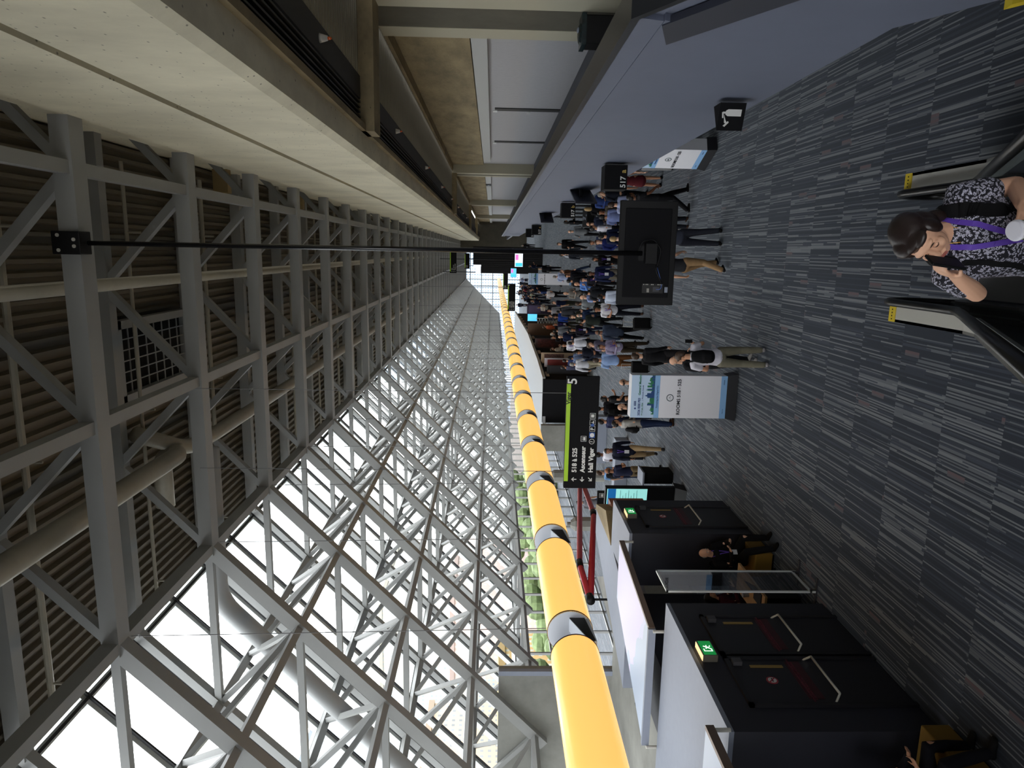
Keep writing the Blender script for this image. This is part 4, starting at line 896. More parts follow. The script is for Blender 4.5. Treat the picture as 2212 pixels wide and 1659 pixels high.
def hairmesh(c, kind, R3=None, s=1.0):
    R3 = R3 or Matrix.Identity(3); c = Vector(c); m = MB()
    def E(p, r, rot=None): m.ell(c + R3 @ (Vector(p) * s), tuple(x * s for x in r), 18, 12, (R3 @ rot) if rot else R3)
    if kind == 'bald':
        for sx in (-1, 1): E((.06 * sx, .035, .005), (.02, .045, .032))
        E((0, .088, .0), (.06, .022, .035))
    else:
        E((0, .022, .046), (.082, .1, .082)); E((0, .06, .0), (.076, .062, .075))
        if kind == 'long':
            E((0, .07, -.06), (.082, .055, .12)); E((0, .065, -.15), (.075, .045, .09))
            for sx in (-1, 1): E((.07 * sx, .02, -.05), (.02, .045, .11))
        if kind == 'bob':
            E((0, .055, -.04), (.088, .07, .085))
            for sx in (-1, 1): E((.074 * sx, .01, -.02), (.018, .05, .075))
        E((0, -.055, .085), (.055, .03, .02))
    inv = R3.transposed()
    def cut(v):
        q = (inv @ (v - c)) / s
        return q.y < -.035 and q.z < .052 and abs(q.x) < .069
    return fuse(m, 'hair', .009 * s, 2, cut if kind != 'bald' else None)
# joints of a 1.75 m figure facing -Y; per pose overrides
BASE = dict(hipL=(.095, 0, .93), hipR=(-.095, 0, .93), kneeL=(.11, -.02, .5), kneeR=(-.11, -.02, .5), ankL=(.12, .02, .085), ankR=(-.12, .02, .085),
            shL=(.185, .01, 1.43), shR=(-.185, .01, 1.43), elL=(.235, .03, 1.14), elR=(-.235, .03, 1.14), wrL=(.25, -.05, .89), wrR=(-.25, -.05, .89),
            head=(0, -.02, 1.64), neck=(0, .0, 1.5), pel=(0, 0, .96), chest=(0, .0, 1.3), waist=(0, 0, 1.1), hdL=(0, -.2, -1), hdR=(0, -.2, -1), pnL=(-1, 0, 0), pnR=(1, 0, 0), yaw=0)
POSES = dict(
    stand={},
    hold=dict(elL=(.24, .0, 1.16), wrL=(.1, -.22, 1.2), elR=(-.24, .0, 1.16), wrR=(-.08, -.24, 1.14), hdL=(-.6, -.5, .3), hdR=(.6, -.5, .2), pnL=(0, .2, 1), pnR=(0, .2, 1), kneeL=(.13, -.03, .5), ankL=(.15, -.03, .085)),
    walk=dict(kneeL=(.1, -.2, .53), ankL=(.1, -.33, .1), kneeR=(-.1, .02, .5), ankR=(-.1, .33, .15), elL=(.24, .1, 1.16), wrL=(.25, .12, .92), elR=(-.24, -.06, 1.16), wrR=(-.22, -.24, .98), head=(0, -.05, 1.62), chest=(0, -.02, 1.3)),
    talk=dict(elL=(.26, -.03, 1.17), wrL=(.22, -.27, 1.24), hdL=(-.1, -.7, .6), pnL=(-1, 0, .3), elR=(-.24, .04, 1.15), wrR=(-.16, -.16, 1.0), hdR=(.6, -.6, 0), kneeR=(-.12, -.05, .5), ankR=(-.16, -.06, .085)),
    clasp=dict(elL=(.25, .02, 1.15), wrL=(.08, -.18, 1.0), hdL=(-.8, -.3, -.2), pnL=(0, .8, 0), elR=(-.25, .02, 1.15), wrR=(-.08, -.19, .98), hdR=(.8, -.2, -.2), pnR=(0, .8, 0)),
    phone=dict(elR=(-.25, .0, 1.17), wrR=(-.12, -.26, 1.3), hdR=(.2, -.4, .8), pnR=(.4, .5, .3), head=(0, -.05, 1.62), elL=(.23, .05, 1.14), wrL=(.24, -.03, .9)),
    sit=dict(pel=(0, .05, .5), hipL=(.1, .02, .5), hipR=(-.1, .02, .5), waist=(0, .04, .68), chest=(0, .0, .88), neck=(0, -.06, 1.06), head=(0, -.11, 1.19), shL=(.19, -.02, .99), shR=(-.19, -.02, .99),
             kneeL=(.14, -.42, .52), kneeR=(-.16, -.42, .52), ankL=(.15, -.42, .085), ankR=(-.16, -.55, .085), elL=(.24, -.1, .73), wrL=(.12, -.33, .74), hdL=(-.3, -.8, .2), elR=(-.24, -.1, .73), wrR=(-.1, -.34, .78), hdR=(.3, -.7, .3), pnL=(0, 0, 1), pnR=(0, 0, 1)))
def lerp(a, b, t): return Vector(a) * (1 - t) + Vector(b) * t
def make_figure(pose, style='m', sleeves='long', bottom='trousers', vox=.015, handscale=1.0, headrot=None, hairkind='short', skinvox=None, torso=1.0):
    J = dict(BASE); J.update(POSES.get(pose, {}) if isinstance(pose, str) else pose); J = {k: (Vector(v) if isinstance(v, tuple) else v) for k, v in J.items()}
    R3 = headrot or Matrix.Identity(3); w = torso
    b = MB()
    head(b, J['head'], R3, 1.0)
    chain(b, [J['neck'] + V(0, .01, -.06), lerp(J['neck'], J['head'], .5) + V(0, .012, 0), J['head'] + V(0, .015, -.05)], [(.062, .06), (.054, .056), (.052, .056)])
    chain(b, [J['pel'] + V(0, 0, -.06), J['pel'], J['waist'], J['chest'], lerp(J['chest'], J['neck'], .6), J['neck'] + V(0, .0, -.03)], [(.15 * w, .1), (.158 * w, .108), (.138 * w, .1 * w), (.165 * w, .112), (.15 * w, .095), (.06, .06)], n=16)
    for S in 'LR':
        chain(b, [lerp(J['chest'], J['sh' + S], .7) + V(0, 0, .04), J['sh' + S], lerp(J['sh' + S], J['el' + S], .5), J['el' + S]], [.06, .056, .046, .039], (0, 1, 0))
        chain(b, [J['el' + S], lerp(J['el' + S], J['wr' + S], .3), J['wr' + S]], [.039, .04, (.03, .022)], (0, 1, 0))
        hand(b, J['wr' + S], J['hd' + S], J['pn' + S], handscale, .55, 1 if S == 'L' else -1)
        chain(b, [J['hip' + S], lerp(J['hip' + S], J['knee' + S], .45), J['knee' + S]], [.092, .08, .058], (1, 0, 0))
        chain(b, [J['knee' + S], lerp(J['knee' + S], J['ank' + S], .35), J['ank' + S] + V(0, 0, .01)], [.056, .056, .036])
        a = J['ank' + S]; chain(b, [a + V(0, .03, -.045), a + V(0, -.06, -.05), a + V(0, -.13, -.06)], [(.034, .03), (.04, .025), (.035, .018)])
    parts = {}
    parts['body'] = fuse(b, 'body', skinvox or .0095, 1)
    # garments
    t = MB(); e = .016
    lowz = J['pel'] + V(0, 0, -.09 if style == 'jacket' else -.03)
    if bottom == 'dress': lowz = J['pel'] + V(0, 0, -.3)
    pts = [lowz, J['pel'], J['waist'], J['chest'], lerp(J['chest'], J['neck'], .62), J['neck'] + V(0, .005, -.03)]
    rr = [(.175 * w, .128), (.172 * w, .124), (.156 * w, .12 * w), (.182 * w, .13), (.165 * w, .11), (.072, .07)]
    if bottom == 'dress': rr[0] = (.2, .16); rr[2] = (.135, .105)
    chain(t, pts, rr, n=18)
    for S in 'LR':
        chain(t, [lerp(J['chest'], J['sh' + S], .7) + V(0, 0, .035), J['sh' + S], lerp(J['sh' + S], J['el' + S], .55)], [.07, .07, .063], (0, 1, 0))
        if sleeves == 'long': chain(t, [lerp(J['sh' + S], J['el' + S], .5), J['el' + S], lerp(J['el' + S], J['wr' + S], .93)], [.062, .054, .04], (0, 1, 0))
    c0 = J['head']; parts['top'] = fuse(t, 'top', vox, 2)
    if bottom != 'dress':
        g = MB(); pp = J['pel']
        chain(g, [pp + V(0, 0, .06), pp, pp + V(0, 0, -.07)], [(.163 * w, .116), (.168 * w, .122), (.155, .112)], n=16)
        for S in 'LR':
            k_ = J['knee' + S]; a = J['ank' + S]
            chain(g, [J['hip' + S] + V(0, 0, -.01), lerp(J['hip' + S], k_, .45), k_, lerp(k_, a, .5), a + V(0, .005, 0)], [.104, .094, .074, .068, .06])
        parts['trousers'] = fuse(g, 'trousers', vox, 2)
    sh = []
    for S in 'LR':
        q = MB(); a = J['ank' + S]; d = (a - J['knee' + S]); 
        chain(q, [a + V(0, .045, -.052), a + V(0, -.03, -.04), a + V(0, -.1, -.052), a + V(0, -.155, -.06)], [(.042, .034), (.046, .046), (.05, .034), (.042, .024)], n=12)
        sh.append(q.mesh('shoe'))
        sh[-1].shade_smooth()
    parts['shoes'] = sh
    parts['hair'] = hairmesh(J['head'], hairkind, R3)
    f, br, l = headparts(J['head'], R3); parts['eyes'] = f.mesh('eyes'); parts['eyebrows'] = br.mesh('eyebrows'); parts['lips'] = l.mesh('lips')
    parts['J'] = J; parts['R3'] = R3
    return parts
SKINS = [mat('skin_%d' % i, c, .5, spec=.3) for i, c in enumerate(((214, 168, 140), (198, 148, 118), (160, 112, 84), (112, 74, 54), (224, 182, 158)))]
HAIRS = dict(black=mat('hair_black', (22, 19, 18), .5), brown=mat('hair_brown', (62, 44, 32), .55), grey=mat('hair_grey', (140, 136, 130), .6), blond=mat('hair_blond', (176, 146, 100), .55), red=mat('hair_red', (110, 58, 32), .55))
LIPS = mat('lips', (160, 92, 84), .45)
_fab = {}
def fabric(c):
    if c not in _fab: _fab[c] = mat('fabric_%d_%d_%d' % c, c, .85, noise=.12, nscale=9, spec=.2)
    return _fab[c]
PURPLE = mat('lanyard_purple', (92, 60, 170), .6); BADGE = mat('badge_white', (215, 218, 225), .5)
def put(root, name, me, m):
    o = link(name, me, root)
    if len(me.materials) == 0: me.materials.append(m)
    for s in o.material_slots: pass
    o.material_slots[0].link = 'OBJECT'; o.material_slots[0].material = m
    return o
PROTO = {}
def proto(pose, style, sleeves, bottom):
    k = (pose, style, sleeves, bottom)
    if k not in PROTO: PROTO[k] = make_figure(pose, style, sleeves, bottom)
    return PROTO[k]
HAIRM = {}
def person(x, y, z, rz, pose, style, sleeves, bottom, top, low, hair, skin, lab, scale=1., lanyard=False, shoe=(24, 22, 22), group=None, P=None):
    P = P or proto(pose, style, sleeves, bottom); r = empty('person', (x, y, z), math.radians(rz)); r.scale = (scale,) * 3
    tag(r, lab, 'person', group); J = P['J']
    put(r, 'body', P['body'], SKINS[skin]); hk, hc = hair.split('_')
    key = (tuple(J['head']), hk)
    if P.get('own_hair'): hm = P['hair']
    else:
        if key not in HAIRM: HAIRM[key] = hairmesh(J['head'], hk, P['R3'])
        hm = HAIRM[key]
    put(r, 'hair', hm, HAIRS[hc]); put(r, 'dress' if bottom == 'dress' else ('jacket' if style == 'jacket' else 'shirt'), P['top'], top if not isinstance(top, tuple) else fabric(top))
    if bottom != 'dress': put(r, 'trousers', P['trousers'], fabric(low))
    for s in P['shoes']: put(r, 'shoe', s, fabric(shoe))
    link('eyes', P['eyes'], r); put(r, 'eyebrows', P['eyebrows'], HAIRS[hc]); put(r, 'lips', P['lips'], LIPS)
    if lanyard:
        if 'lan' not in P:
            m = MB(); n_, c_ = J['neck'], J['chest']; fy = c_.y - .142
            m.bar((n_.x + .062, n_.y - .02, n_.z - .01), (c_.x + .03, fy + .002, c_.z + .02), .018, .006, (0, 1, 0)); m.bar((n_.x - .062, n_.y - .02, n_.z - .01), (c_.x - .03, fy + .002, c_.z + .02), .018, .006, (0, 1, 0))
            m.bar((c_.x + .03, fy, c_.z + .025), (c_.x, fy - .006, c_.z - .15), .016, .006, (0, 1, 0)); m.bar((c_.x - .03, fy, c_.z + .025), (c_.x, fy - .006, c_.z - .15), .016, .006, (0, 1, 0))
            P['lan'] = m.mesh('lanyard'); P['lan'].materials.append(PURPLE)
            P['bad'] = MB().box((c_.x - .05, fy - .014, c_.z - .29), (c_.x + .05, fy - .006, c_.z - .15)).mesh('badge'); P['bad'].materials.append(BADGE)
        link('lanyard', P['lan'], r); link('badge', P['bad'], r)
    return r
def backpack(x, y, z, rz, lab, c=(18, 18, 21), s=1., owner_z=1.2):
    r = empty('backpack', (x, y, z), math.radians(rz)); tag(r, lab, 'backpack')
    m = MB(); chain(m, [(0, .06, -.2), (0, .075, 0), (0, .06, .2)], [(.14, .08), (.155, .1), (.12, .07)], n=16); chain(m, [(0, .15, -.15), (0, .155, .0)], [(.1, .05), (.1, .045)], n=12)
    link('pack', fuse(m, 'pack', .016, 2), r).data.materials.append(fabric(c)); m = MB()
    for sx in (-1, 1): m.tube(smoothpath([(sx * .1, .0, .17), (sx * .115, -.12, .26), (sx * .125, -.3, .12), (sx * .15, -.16, -.12), (sx * .12, .03, -.14)], .05, 3), .018, 8)
    m.build('strap', fabric(c), r, smooth=True); r.scale = (s,) * 3; return r
CROWD = [
    (-2.55, 17.31, 0, 150, 'stand', 'm', 'long', 'trousers', (20, 20, 24), (40, 38, 40), 'short_brown', 0, 0, 'person in black jacket with short brown hair, right behind the man with black backpack'),
    (-2.13, 13.8, 0, 60, 'talk', 'm', 'long', 'trousers', (26, 26, 30), (30, 30, 34), 'bald_grey', 0, 0, 'grey haired person with glasses bending toward the white poster stand'),
    (-3.64, 23.54, 0, 180, 'talk', 'm', 'long', 'trousers', (142, 170, 215), (112, 74, 44), 'short_brown', 1, 0, 'person in light blue shirt and rust brown trousers with back to camera'),
    (-3.13, 23.18, 0, 30, 'hold', 'm', 'long', 'trousers', (158, 150, 180), (52, 44, 34), 'short_black', 2, 1, 'person in lilac checked shirt and dark olive trousers beside the rust brown trousers'),
    (-2.68, 23.62, 0, 200, 'walk', 'jacket', 'long', 'trousers', (62, 72, 92), (14, 14, 18), 'bald_black', 3, 0, 'person in slate blue jacket and black trousers walking away next to black suitcase'),
    (-1.98, 24.4, 0, 10, 'hold', 'm', 'short', 'trousers', (205, 205, 212), (22, 24, 34), 'short_black', 2, 1, 'person in white polo holding a dark pad, in front of the crowd'),
    (-2.67, 29.7, 0, 170, 'walk', 'm', 'long', 'trousers', (28, 42, 72), (20, 26, 32), 'bald_grey', 0, 0, 'balding person in navy shirt walking away left of the white polo'),
    (-2.73, 27.99, 0, 200, 'hold', 'm', 'short', 'trousers', (44, 50, 46), (16, 18, 22), 'short_black', 1, 1, 'person in dark olive t-shirt reading a blue folder'),
    (-3.52, 31.68, 0, 20, 'talk', 'm', 'long', 'trousers', (24, 22, 34), (24, 30, 52), 'short_black', 2, 1, 'person in black top with purple lanyard and navy trousers facing camera mid crowd'),
    (-2.9, 31.53, 0, 30, 'stand', 'm', 'short', 'trousers', (56, 60, 52), (52, 48, 40), 'short_brown', 0, 0, 'person in grey green shirt just behind the balding navy shirt'),
    (-3.26, 38.37, 0, 175, 'stand', 'jacket', 'long', 'trousers', (58, 60, 66), (50, 52, 58), 'short_black', 1, 0, 'person in charcoal suit with back to camera in mid crowd'),
    (-2.19, 30.15, 0, 200, 'hold', 'm', 'short', 'trousers', (150, 156, 160), (40, 44, 40), 'short_brown', 2, 0, 'person in pale grey shirt bent over phone left of television corner'),
    (-2.98, 41.13, 0, 60, 'stand', 'm', 'short', 'trousers', (28, 36, 66), (70, 70, 60), 'short_brown', 0, 0, 'person in navy shirt and olive grey trousers turned sideways mid crowd'),
    (-2.05, 35.15, 0, 20, 'hold', 'jacket', 'long', 'trousers', (128, 124, 118), (26, 28, 34), 'bald_grey', 0, 0, 'balding person in light grey jacket facing camera with hands together'),
    (-1.79, 28.0, 0, 60, 'hold', 'm', 'short', 'trousers', (140, 158, 205), (34, 34, 44), 'bald_grey', 0, 1, 'grey haired person in pale blue shirt beside the dark backpack wearer'),
    (-1.58, 27.3, 0, 190, 'stand', 'm', 'long', 'trousers', (34, 36, 42), (20, 20, 24), 'short_black', 1, 0, 'person in dark grey shirt seen from behind, next to the pale blue shirt'),
    (-1.49, 23.85, 0, 150, 'stand', 'm', 'long', 'trousers', (186, 196, 216), (24, 24, 30), 'short_black', 2, 0, 'person in white and blue striped shirt with black bag, cut off by television edge'),
    (-0.77, 25.89, 0, 0, 'stand', 'jacket', 'long', 'trousers', (22, 30, 62), (104, 98, 88), 'short_black', 3, 1, 'person in navy suit jacket with big white badge left of television top'),
    (-1.11, 28.47, 0, 10, 'hold', 'jacket', 'long', 'trousers', (30, 30, 38), (26, 26, 32), 'short_brown', 0, 1, 'person in dark suit with purple lanyard beside the bright blue shirt'),
    (-1.37, 30.39, 0, 20, 'phone', 'm', 'long', 'trousers', (100, 145, 220), (22, 22, 26), 'bald_brown', 1, 0, 'person in bright sky blue shirt with black strap, left of the dark suit'),
    (-1.15, 34.43, 0, 0, 'stand', 'jacket', 'long', 'trousers', (16, 18, 28), (16, 18, 26), 'short_black', 1, 0, 'person in black suit and white collar facing camera in the walkway'),
    (-1.08, 38.03, 0, 70, 'walk', 'jacket', 'long', 'trousers', (86, 56, 40), (34, 46, 70), 'short_brown', 0, 0, 'person in brown jacket and blue jeans walking to the right'),
    (-1.35, 33.06, 0, 180, 'stand', 'm', 'long', 'trousers', (28, 28, 32), (26, 26, 30), 'short_black', 1, 0, 'dark haired person in charcoal shirt standing with back to camera near brown jacket'),
    (-0.26, 26.26, 0, 10, 'walk', 'm', 'long', 'dress', (18, 17, 20), (18, 17, 20), 'long_black', 2, 1, 'person with long black hair in black dress with purple lanyard beside the pole'),
    (-0.14, 37.5, 0, 70, 'talk', 'm', 'long', 'trousers', (180, 184, 192), (26, 26, 34), 'short_black', 1, 0, 'black haired person in white shirt right beside the television pole'),
    (-0.08, 35.57, 0, 10, 'stand', 'jacket', 'long', 'trousers', (30, 34, 42), (60, 62, 66), 'short_brown', 0, 0, 'person in dark suit half hidden behind the television pole'),
    (-4.2, 29.24, 0, 10, 'clasp', 'jacket', 'long', 'trousers', (20, 24, 38), (26, 28, 40), 'short_black', 2, 0, 'bearded person in dark navy jacket and blue shirt with clasped hands facing camera'),
    (-4.96, 30.73, 0, 165, 'walk', 'm', 'long', 'trousers', (182, 184, 192), (150, 142, 122), 'short_grey', 1, 0, 'person in white shirt and beige trousers with black shoulder strap, left edge of crowd'),
    (-4.72, 35.34, 0, 0, 'talk', 'm', 'long', 'trousers', (196, 196, 206), (30, 30, 36), 'short_brown', 1, 1, 'person in white blouse with lilac lanyard facing camera in left crowd'),
    (-4.14, 31.83, 0, 180, 'stand', 'm', 'long', 'trousers', (205, 208, 220), (20, 20, 26), 'short_black', 1, 0, 'person in bright white shirt with back to camera in left crowd'),
    (-5.82, 41.61, 0, 90, 'hold', 'm', 'long', 'trousers', (190, 184, 176), (16, 16, 20), 'short_brown', 4, 0, 'person in cream blouse and black trousers looking at exhibition posters'),
    (-4.54, 37.46, 0, 30, 'talk', 'm', 'long', 'trousers', (30, 38, 70), (28, 30, 42), 'bald_brown', 0, 0, 'bald person in navy shirt talking beside two people with glasses'),
    (-4.98, 42.51, 0, 60, 'stand', 'm', 'long', 'trousers', (24, 24, 30), (22, 22, 28), 'bob_grey', 4, 0, 'grey bobbed person in dark top in the back of left crowd'),
    (-5.1, 41.56, 0, 40, 'hold', 'm', 'long', 'trousers', (26, 24, 28), (22, 22, 28), 'short_brown', 1, 0, 'person with glasses holding cream paper in the back of left crowd'),
    (-5.75, 34.67, 0, 120, 'hold', 'm', 'long', 'trousers', (52, 54, 74), (20, 20, 24), 'short_black', 2, 0, 'person in slate blue shirt closest to the black exhibition board'),
    (-5.33, 34.21, 0, 170, 'stand', 'm', 'long', 'trousers', (34, 46, 84), (24, 26, 34), 'short_black', 1, 0, 'dark haired person in blue shirt behind the white shirt and beige trousers'),
    (-4.95, 32.48, 0, 180, 'stand', 'm', 'long', 'trousers', (96, 110, 140), (30, 40, 62), 'short_black', 2, 0, 'person in faded denim blue shirt with back to camera near left crowd edge'),
    (-3.36, 25.27, 0, 60, 'talk', 'm', 'short', 'trousers', (120, 116, 140), (64, 56, 44), 'short_brown', 0, 0, 'person in muted purple shirt partly hidden behind the lilac checked shirt'),
    (1.96, 24.57, 0, 40, 'talk', 'jacket', 'long', 'trousers', (44, 48, 60), (30, 32, 40), 'short_grey', 0, 0, 'grey haired person in dark suit nearest to sign 517a'),
    (1.89, 26.77, 0, 20, 'hold', 'm', 'long', 'trousers', (60, 80, 140), (28, 30, 44), 'short_brown', 1, 0, 'person with glasses in blue top behind the grey haired dark suit'),
    (1.71, 28.64, 0, 190, 'stand', 'm', 'long', 'trousers', (22, 22, 26), (22, 22, 26), 'long_blond', 4, 0, 'blond person in black seen from behind in queue under grey wall'),
    (1.36, 24.69, 0, 0, 'hold', 'jacket', 'long', 'trousers', (112, 104, 94), (36, 38, 50), 'short_black', 2, 1, 'bearded person in beige jacket with purple lanyard holding papers'),
    (1.44, 21.79, 0, 180, 'stand', 'm', 'long', 'trousers', (160, 170, 205), (24, 26, 34), 'short_brown', 0, 0, 'brown haired person in pale blue shirt with back to camera beside television corner'),
    (1.19, 24.04, 0, 170, 'hold', 'm', 'long', 'trousers', (126, 140, 190), (22, 24, 34), 'short_black', 2, 0, 'dark haired person in periwinkle shirt at the black table'),
    (1.06, 26.87, 0, 180, 'stand', 'm', 'long', 'trousers', (44, 50, 70), (24, 26, 34), 'bald_brown', 0, 0, 'balding person in the queue next to black ponytail'),
    (0.88, 26.06, 0, 100, 'hold', 'm', 'long', 'trousers', (200, 200, 212), (18, 18, 22), 'short_black', 1, 0, 'black haired person in white shirt with black backpack facing left'),
    (0.97, 34.15, 0, 185, 'talk', 'jacket', 'long', 'trousers', (118, 122, 126), (24, 24, 28), 'bald_grey', 0, 0, 'balding person in long grey jacket reaching over the black table'),
    (0.42, 38.96, 0, 10, 'walk', 'jacket', 'long', 'trousers', (14, 14, 18), (14, 14, 18), 'short_brown', 0, 0, 'person in black suit walking alone toward camera right of the pole'),
    (0.35, 26.41, 0, 10, 'talk', 'm', 'long', 'trousers', (70, 80, 110), (30, 32, 40), 'short_black', 2, 0, 'bearded person peeking behind the navy suit near the pole'),
    (0.35, 24.55, 0, 20, 'talk', 'jacket', 'long', 'trousers', (26, 36, 92), (24, 28, 48), 'short_brown', 0, 0, 'person in royal navy suit facing right beside the pole'),
    (0.53, 23.85, 0, 200, 'stand', 'm', 'long', 'trousers', (26, 34, 62), (22, 26, 40), 'short_black', 1, 0, 'dark haired person in midnight blue shirt close to television top edge'),
    (1.53, 37.37, 0, 90, 'hold', 'm', 'long', 'trousers', (20, 20, 24), (20, 20, 24), 'long_black', 2, 0, 'long black haired person behind the far black table'),
    (0.41, 21.14, 0, 180, 'stand', 'm', 'long', 'trousers', (40, 44, 58), (30, 32, 40), 'short_blond', 4, 0, 'fair haired head visible above the television'),
    (2.6, 21.24, 0, 180, 'stand', 'm', 'short', 'trousers', (28, 34, 74), (150, 150, 152), 'short_brown', 4, 0, 'person in navy top and pale grey trousers, head hidden behind grey wall'),
    (2.24, 22.59, 0, 160, 'stand', 'm', 'short', 'dress', (98, 34, 42), (98, 34, 42), 'long_brown', 1, 0, 'person in dark red patterned dress below sign 517a'),
    (1.45, 19.13, 0, 110, 'walk', 'm', 'short', 'trousers', (18, 18, 22), (14, 14, 18), 'short_black', 3, 0, 'person in black trousers beside the peach jacket and television corner'),
    (0.84, 19.27, 0, 200, 'stand', 'm', 'long', 'trousers', (38, 42, 60), (30, 32, 40), 'short_black', 1, 0, 'person with grey sneakers, mostly hidden behind the television'),
    (0.38, 16.32, 0, 170, 'stand', 'm', 'long', 'trousers', (60, 64, 78), (46, 48, 58), 'short_brown', 0, 0, 'person in charcoal trousers just below the television'),
    (-0.25, 16.05, 0, 150, 'walk', 'm', 'short', 'trousers', (40, 40, 44), (152, 122, 88), 'short_brown', 0, 0, 'person in tan trousers striding under the television with black bag'),
    (-1.32, 54.45, 0, 0, 'stand', 'jacket', 'long', 'trousers', (14, 15, 20), (14, 15, 20), 'short_blond', 0, 0, 'fair haired person in black suit with white badge in front of far poster stand'),
    (-1.46, 69.65, 0, 60, 'talk', 'm', 'long', 'trousers', (24, 32, 54), (20, 24, 36), 'short_black', 2, 0, 'person in dark navy shirt far behind the fair haired black suit'),
    (-2.19, 52.69, 0, 60, 'walk', 'jacket', 'long', 'trousers', (20, 20, 24), (20, 20, 24), 'short_black', 1, 0, 'person in black jacket leaning forward before the distant poster stand'),
    (-3.13, 54.62, 0, 100, 'stand', 'm', 'long', 'trousers', (40, 56, 100), (28, 34, 50), 'short_brown', 0, 0, 'person in denim blue shirt left of the distant poster stand'),
    (-2.99, 49.53, 0, 185, 'stand', 'm', 'short', 'trousers', (198, 194, 196), (24, 24, 30), 'short_black', 1, 0, 'dark haired person in white t-shirt with back to camera in far middle'),
    (-1.44, 40.99, 0, 180, 'hold', 'm', 'long', 'trousers', (160, 172, 206), (40, 44, 60), 'short_grey', 0, 0, 'person in white blue shirt carrying bags beyond the brown jacket'),
    (0.69, 89.16, 0, 170, 'stand', 'jacket', 'long', 'trousers', (16, 16, 20), (14, 14, 18), 'short_grey', 0, 0, 'distant person in black next to the pole top, right of the drapes'),
    (-4.25, 88.6, 0, 20, 'stand', 'm', 'long', 'trousers', (60, 60, 90), (30, 30, 40), 'short_brown', 0, 0, 'distant person in violet shirt left of the far poster stand'),
    (-3.8, 94.15, 0, 20, 'talk', 'm', 'long', 'trousers', (150, 165, 200), (34, 36, 60), 'short_black', 1, 0, 'distant person in pale blue shirt behind the far poster stand'),
    (-4.63, 84.56, 0, 60, 'stand', 'm', 'long', 'trousers', (130, 40, 60), (26, 28, 36), 'short_black', 2, 0, 'distant person in crimson top in the far crowd'),
    (-3.46, 64.24, 0, 30, 'hold', 'm', 'long', 'trousers', (24, 28, 46), (20, 22, 34), 'short_black', 1, 0, 'distant person in dark navy before the far crowd'),
    (-4.63, 77.81, 0, 180, 'stand', 'm', 'long', 'trousers', (40, 40, 52), (30, 30, 38), 'short_black', 2, 0, 'distant person in charcoal standing with back to camera, far crowd'),
    (-4.53, 72.08, 0, 0, 'talk', 'm', 'long', 'trousers', (176, 186, 170), (30, 34, 40), 'short_brown', 0, 0, 'distant person in pale green shirt in the far crowd'),
    (-5.6, 84.07, 0, 40, 'stand', 'm', 'long', 'trousers', (30, 34, 60), (28, 30, 40), 'short_black', 1, 0, 'distant person in indigo shirt near the lime sign edge'),
    (-4.5, 63.79, 0, 30, 'talk', 'm', 'long', 'trousers', (36, 40, 64), (30, 32, 46), 'short_black', 2, 0, 'distant person in dusk blue shirt, left part of far crowd'),
    (-5.63, 74.34, 0, 180, 'stand', 'm', 'long', 'trousers', (50, 48, 66), (28, 28, 36), 'short_brown', 0, 0, 'distant person in muted violet shirt by the purple display'),
    (-4.34, 54.82, 0, 20, 'hold', 'm', 'long', 'trousers', (188, 180, 172), (50, 50, 56), 'short_black', 1, 0, 'distant person in cream shirt between purple display and crowd'),
    (-3.79, 45.36, 0, 20, 'stand', 'm', 'long', 'trousers', (160, 162, 172), (60, 60, 64), 'short_red', 0, 0, 'red haired person in pale shirt in far left crowd'),
    (-7.84, 103.18, 0, 10, 'stand', 'm', 'long', 'trousers', (30, 32, 44), (24, 26, 34), 'short_red', 0, 0, 'distant red haired person at the end of the lime sign'),
    (-4.45, 47.94, 0, 40, 'talk', 'm', 'long', 'trousers', (60, 62, 72), (34, 36, 44), 'short_brown', 1, 0, 'person with dark glasses behind the cyan booth screen, left'),
    (-4.01, 43.73, 0, 60, 'hold', 'm', 'long', 'trousers', (34, 34, 40), (30, 30, 36), 'short_brown', 0, 0, 'person in dark top right next to another near cyan booth screen'),
    (-3.71, 40.16, 0, 0, 'stand', 'm', 'long', 'trousers', (28, 60, 140), (34, 36, 50), 'short_brown', 1, 0, 'person in cobalt blue sweater in the left far crowd'),
    (-5.99, 55.97, 0, 90, 'hold', 'm', 'long', 'trousers', (30, 38, 72), (26, 28, 40), 'short_black', 2, 0, 'dark haired person in navy by the lattice stand'),
    (-5.13, 48.01, 0, 120, 'stand', 'm', 'long', 'trousers', (150, 70, 40), (40, 42, 50), 'short_brown', 1, 0, 'person with orange sleeve near the lattice stand'),
    (-4.19, 40.57, 0, 20, 'talk', 'm', 'long', 'trousers', (28, 30, 52), (70, 68, 58), 'short_black', 2, 1, 'person in midnight shirt with purple lanyard and khaki trousers in left middle crowd'),
    (-4.48, 39.79, 0, 180, 'stand', 'm', 'long', 'trousers', (110, 114, 122), (60, 62, 68), 'short_black', 1, 0, 'dark haired person in ash grey shirt seen from behind, left middle crowd'),
    (-6.64, 20.53, 0, 150, 'hold', 'm', 'short', 'trousers', (28, 32, 56), (120, 104, 78), 'bald_brown', 2, 0, 'balding person in navy polo and khaki trousers reading, nearest the info kiosk'),
    (-7.32, 22.4, 0, 165, 'stand', 'm', 'short', 'trousers', (120, 160, 206), (26, 36, 60), 'short_brown', 0, 0, 'person in sky blue shirt wearing a black backpack by the info kiosk'),
    (-6.02, 20.63, 0, 10, 'walk', 'jacket', 'long', 'trousers', (22, 26, 44), (158, 136, 104), 'short_black', 2, 1, 'bearded person in navy jacket and beige trousers walking with white badge'),
